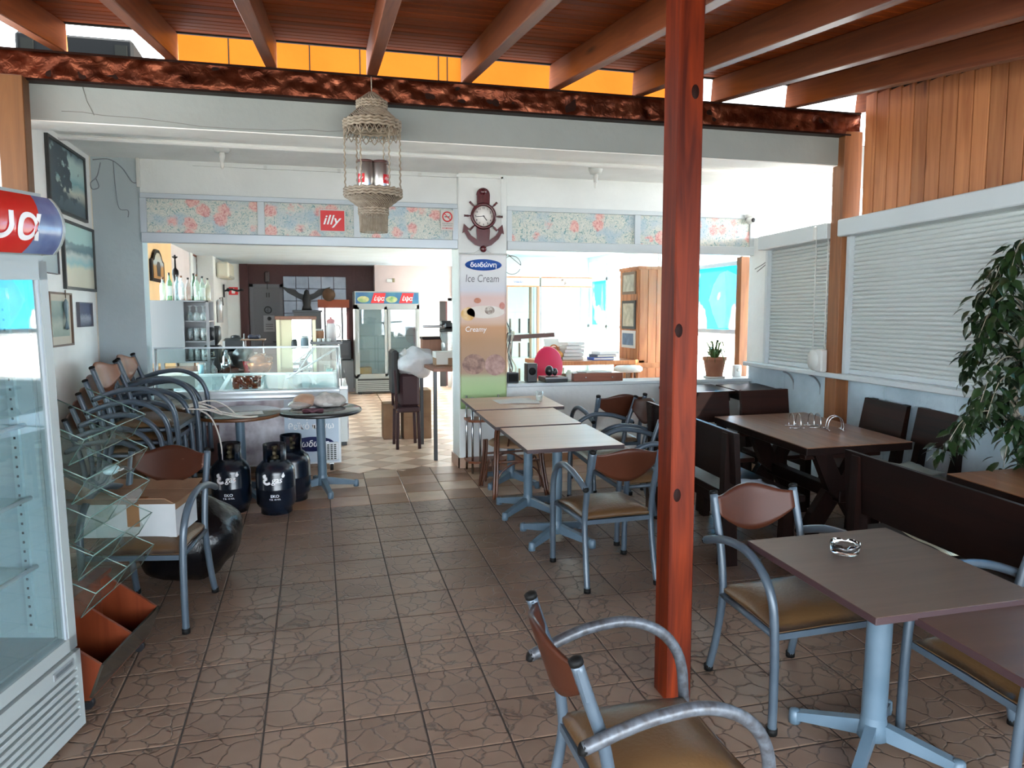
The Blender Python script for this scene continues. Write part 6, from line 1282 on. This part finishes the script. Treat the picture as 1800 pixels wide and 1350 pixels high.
b2=thing('cardboard_box','smaller open cardboard box with raised flaps left of the tall one','box',(.90,9.42,ZI+.0)); MB().box(-.10,.10,-.13,.13,0,.44,bev=.003).obj('box_body',M_card,b2); MB().box(0,.14,-.13,.13,-.002,.002,T(-.10,0,.44)@RY(-120)).obj('flap',M_card,b2); MB().box(-.12,0,-.13,.13,-.002,.002,T(.10,0,.44)@RY(60)).obj('flap',M_card,b2)
# corner rack in front of the pillar
cr2=thing('corner_rack','small corner rack with brown shelves and chrome poles before the pillar','shelf',(1.575,7.19,.32)); cr2.matrix_world=T(1.575,7.20,.318)
for z in (.10,.50): MB().prism([(-.16,.12),(-.16,-.10),(-.10,-.14),(.16,-.14),(.22,-.08),(.22,.12)],z,z+.022,'z').obj('shelf_board',M_plyorange,cr2)
for x,y in ((-.12,-.10),(-.05,-.13),(.18,.09),(-.14,.09)): MB().tube([(x,y,0),(x,y,.74)],.011,8).obj('pole',M_chrome,cr2)
# ---------------------------------------------------------------- clutter on the counter by the right opening
CT=1.157
simple('speaker_box','small black speaker on the sill by the pillar','speaker',(2.16,7.52,CT),[('speaker_body',MB().box(-.06,.05,-.06,.06,0,.19,bev=.006),M_egg),('speaker_cone',MB().lathe([(0,0),(.04,0),(.035,-.006),(0,-.004)],16,T(-.005,-.061,.11)@RX(-90)),M_rubber)])
simple('dvd_recorder','flat grey and black recorder on the sill','recorder',(2.27,7.50,CT),[('recorder_body',MB().box(.0,.24,-.12,.14,0,.05,bev=.004),M_egg),('recorder_front',MB().box(.0,.24,-.124,-.12,.035,.05),M_steel)])
simple('dark_bin','dark blue box speaker at the pillar end of the sill','speaker',(1.945,7.50,CT),[('box_body',MB().box(-.06,.06,-.07,.07,0,.10,bev=.006),flat('ink blue box',(.015,.022,.032),.5)),('box_front',MB().box(-.05,.05,-.073,-.07,.01,.09),M_rubber)])
simple('headphones','round black headset lying on the recorder','headset',(2.36,7.54,CT+.052),[('ear_cup',MB().ball((0,0,.055),.055,.8,.8,1,n=16),M_egg),('ear_cup',MB().ball((.07,.03,.04),.04,.8,.8,1,n=14),M_egg)])
cs=simple('wooden_case','brown wooden cutlery case with papers on the sill','case',(2.86,7.52,CT),[('case_body',MB().box(-.28,.26,-.13,.13,0,.085,bev=.004),wood('brown case',(.12,.035,.018),(.20,.065,.035),'x',.7,.35,knots=False)),('drawer_knob',MB().ball((-.15,-.135,.04),.009).ball((.14,-.135,.04),.009),M_chrome)])
simple('paper_stack','loose white papers on the wooden case','paper',(2.86,7.52,CT+.087),[('sheet',MB().box(-.15,.15,-.09,.10,0,.006,T(0,0,0)@RZ(8)),M_paper),('sheet',MB().box(-.2,.02,-.10,.06,.006,.010,RZ(-12)),M_paper)])
simple('cream_jar','small pale jar with green label on the sill','jar',(2.56,7.49,CT),[('jar_body',MB().lathe([(0,0),(.03,0),(.032,.09),(.02,.10),(.02,.115),(0,.116)],14),flat('pale green jar',(.46,.50,.42),.3)),('jar_label',MB().lathe([(.0335,.02),(.0335,.07)],14),M_paper)])
simple('brown_bar','brown wooden bar jutting out from the side of the pillar','bar',(2.15,7.62,1.62),[('bar_body',MB().box(-.29,.28,-.04,.04,-.022,.022,RY(-3)),flat('bar brown',(.10,.045,.035),.5)),('bar_under',MB().box(-.29,-.08,-.035,.035,-.05,-.02),flat('bar brown',(0,0,0)))])
wc=thing('pillar_cables','tangle of pale and black cables hanging down the side of the pillar','cable',(1.90,7.62,1.2))
for k in range(7):
    x=.0+.02*(k%4); P=[(x,-.02*k,.62-.05*k),(x+.03,-.05,.45),(x-.01+.02*(k%3),-.03,.25),(x+.05*(k%2),-.06,.1),(x+.02,-.03,-.02 if k<5 else .2)]
    MB().tube(smooth_path(P,5),.006,5).obj('cable',[flat('cable cream',(.55,.50,.42),.6),M_black,flat('cable grey b',(0,0,0))][k%3],wc)
hc=thing('cable_loop','black cable loop on the wall right of the banner','cable',(1.97,7.34,2.33)); hc.matrix_world=T(1.93,7.345,2.33); MB().tube([(.09*math.cos(a),-.004,.09*math.sin(a)) for a in [2*PI*i/28 for i in range(27)]],.004,5,m=T(-.02,0,-.0)).obj('loop',flat('cable grey b',(0,0,0)),hc); MB().tube([(.07,-.004,0),(-.06,-.004,.10)],.004,5).obj('tail',flat('cable grey b',(0,0,0)),hc)
simple('table_papers','white papers spread on the farthest pale table','paper',(0,0,0),[('sheet',MB().box(-.2,.15,-.1,.12,0,.004,RZ(5)),M_paper),('sheet',MB().box(-.05,.2,-.16,.02,.004,.007,RZ(-15)),M_paper)])
bpy.data.objects['table_papers'].matrix_world=FLM@T(1.75,6.66,.752)
g=simple('water_glass','clear tumbler on the farthest pale table','glass',(0,0,0),[('tumbler',MB().lathe([(0,0),(.028,0),(.036,.09),(.033,.09),(.026,.008),(0,.008)],16),M_cup),('rim',MB().lathe([(.033,.088),(.037,.09),(.033,.092)],16),M_cup)]); g.matrix_world=FLM@T(1.94,6.60,.752)
# deeper right-hand room
dt=thing('long_table','long pine table with two shelves in the right-hand room','table',(3.45,9.2,ZI)); MB().box(-.78,.55,-.4,.4,.90,.95,bev=.004).obj('tabletop',M_panel,dt); MB().box(-.75,.52,-.37,.37,.62,.65).obj('lower_shelf',M_panel,dt); MB().box(-.75,.52,-.36,-.34,.66,.80).obj('apron',mottled('dark wicker',(.10,.06,.04),(.22,.15,.10),30,.8),dt)
for x in (-.72,.49):
    for y in (-.36,.36): MB().box(x-.03,x+.03,y-.03,y+.03,0,.90).obj('leg',M_panel,dt)
rc=thing('round_chair','crimson round-backed padded chair behind the sill','chair',(2.62,8.35,ZI)); M_crim=flat('crimson fabric',(.50,.008,.055),.55)
MB().lathe([(0,-.03),(.19,-.03),(.205,.0),(.19,.03),(0,.035)],30,T(0,.05,.93)@RX(82)@Matrix.Diagonal((.85,1.1,1,1))).obj('backrest',M_crim,rc); MB().lathe([(0,.42),(.21,.42),(.22,.46),(.19,.49),(0,.495)],28,T(0,-.18,0)).obj('seat',M_crim,rc)
for a in (45,135,225,315): MB().tube([(.14*math.cos(R(a)),-.18+.14*math.sin(R(a)),.42),(.19*math.cos(R(a)),-.18+.19*math.sin(R(a)),0)],.014,8).obj('leg',M_chrome,rc)
MB().box(-.03,.03,.0,.03,.46,.80).obj('back_strut',M_chrome,rc)
TT=ZI+.952
simple('orange_bag','orange cloth bag on the pine table beside the crimson chair','bag',(2.90,9.1,TT),[('bag_body',MB().ball((0,0,.06),.13,1,.7,.55,n=18),mottled('orange cloth',(.50,.16,.03),(.62,.26,.07),5,.7)),('bag_handle',MB().tube(smooth_path([(-.07,0,.11),(-.03,-.02,.18),(.03,-.02,.18),(.07,0,.11)],5),.008,6),flat('orange handle',(.45,.13,.02),.7))])
simple('pink_box','pink and white box open on the pine table','box',(2.98,9.3,TT),[('box_body',MB().box(-.1,.1,-.1,.1,0,.16,RZ(25)),flat('salmon box',(.52,.24,.17),.7)),('box_flap',MB().box(-.1,.1,0,.12,0,.004,T(0,.09,.16)@RX(50)),M_paper)])
simple('paper_pile','tall pile of white papers on the pine table','paper',(3.16,9.15,TT),[('sheet_block',MB().box(-.13,.13,-.1,.1,0.001+.045*i,.04+.045*i,RZ(i*7-10)),M_paper) for i in range(5)])
for i,(c,nm_) in enumerate((((.03,.07,.32),'blue'),((.05,.06,.10),'dark'),((.55,.55,.56),'white'))):
    simple('binder',nm_+' book lying in the pile on the pine table','book',(3.50+.03*i,9.0,TT+.036*i),[('cover',MB().box(-.15,.13,-.1,.1,0,.034,RZ(6*i)),flat('binder '+nm_,c,.5)),('page_block',MB().box(-.13,.135,-.101,.09,.006,.028,RZ(6*i)),M_paper)],group='books on the pine table')
so_=thing('stool','pine stool with round white seat in the right-hand room','stool',(3.62,8.42,ZI)); MB().lathe([(0,.84),(.15,.84),(.17,.86),(.17,.89),(.14,.91),(0,.915)],24).obj('seat',flat('white seat pad',(.66,.64,.60),.5),so_)
for a in (45,135,225,315): MB().tube([(.12*math.cos(R(a)),.12*math.sin(R(a)),.84),(.17*math.cos(R(a)),.17*math.sin(R(a)),0)],.018,8).obj('leg',M_panel,so_)
MB().tube([(.145*math.cos(R(a)),.145*math.sin(R(a)),.4) for a in range(45,406,15)],.012,6).obj('foot_ring',M_panel,so_)
fc_=thing('folding_chair','pale wooden folding chair leaning by the pine clad column','chair',(3.98,8.35,ZI)); 
for s in (-1,1): MB().box(s*.18-.018,s*.18+.018,-.015,.015,0,1.0,T(0,0,0)@RY(0)@RX(-14)).obj('side_rail',M_panel,fc_)
for z in (.30,.55,.75,.93): MB().box(-.18,.18,-.01,.01,z-.03,z+.03,RX(-14)).obj('slat',M_panel,fc_)
for k,(z0,z1,lb,c) in enumerate(((2.10,2.38,'small pale framed print, uppermost on the pine column',(.45,.42,.34)),(1.66,2.02,'dark framed print in the middle of the pine column',(.50,.44,.33)),(1.42,1.64,'small blue group photograph, lowest on the pine column',(.12,.18,.28)))):
    q=thing('framed_picture',lb,'picture',(3.908,9.08,(z0+z1)/2)); h=(z1-z0)/2; MB().box(-.014,0,-.21,.21,-h,h).obj('frame',[M_frameb,M_frame,M_paper][k],q); MB().box(-.017,-.012,-.17,.17,-h+.035,h-.035).obj('print',mottled('column print %d'%k,tuple(v*.6 for v in c),c,14,.4),q)
for k,(xa,xb,lb) in enumerate(((3.02,3.60,'left glass showcase with small blue lettering on its header'),(3.63,4.52,'right glass showcase with a dark emblem on its header'))):
    v=thing('glass_showcase',lb,'showcase',(0,12.3,ZI)); 
    MB().box(xa,xb,-.25,.25,1.98,2.12,bev=.005).obj('header',M_wplast,v); MB().box(xa,xb,-.25,.25,0,.35).obj('plinth',M_wplast,v); MB().box(xa,xa+.04,-.25,-.21,.35,1.98).box(xb-.04,xb,-.25,-.21,.35,1.98).box(xa,xa+.04,.21,.25,.35,1.98).box(xb-.04,xb,.21,.25,.35,1.98).obj('frame',M_plyedge if k==0 else M_alu,v)
    MB().box(xa+.04,xb-.04,-.235,-.23,.35,1.98).obj('glass_front',M_glass,v)
    for z in (.8,1.2,1.55): MB().box(xa+.02,xb-.02,-.2,.2,z,z+.008).obj('glass_shelf',M_gglass,v)
    MB().box(xa,xb,-.252,-.25,1.965,1.985).obj('wood_trim',M_panel,v); MB().box(xa,xb,-.252,-.25,2.11,2.13).obj('wood_trim',M_panel,v)
    if k==0: text_on('Snacks',.045,M_blue,v,(3.24,-.253,2.05),width=.17,shear=.2)
    else: MB().lathe([(0,0),(.07,0)],20,T(4.0,-.2525,2.05)@RX(90)@Matrix.Diagonal((1,.7,1,1))).obj('emblem',mottled('emblem print',(.06,.03,.03),(.5,.45,.42),26,.5),v)
    for z in (.38,.81,1.21): 
        for i in range(3): MB().box(xa+.12+i*.16,xa+.15+i*.16,-.05,-.02,z,z+.24).obj('shelf_rod',M_chrome,v)
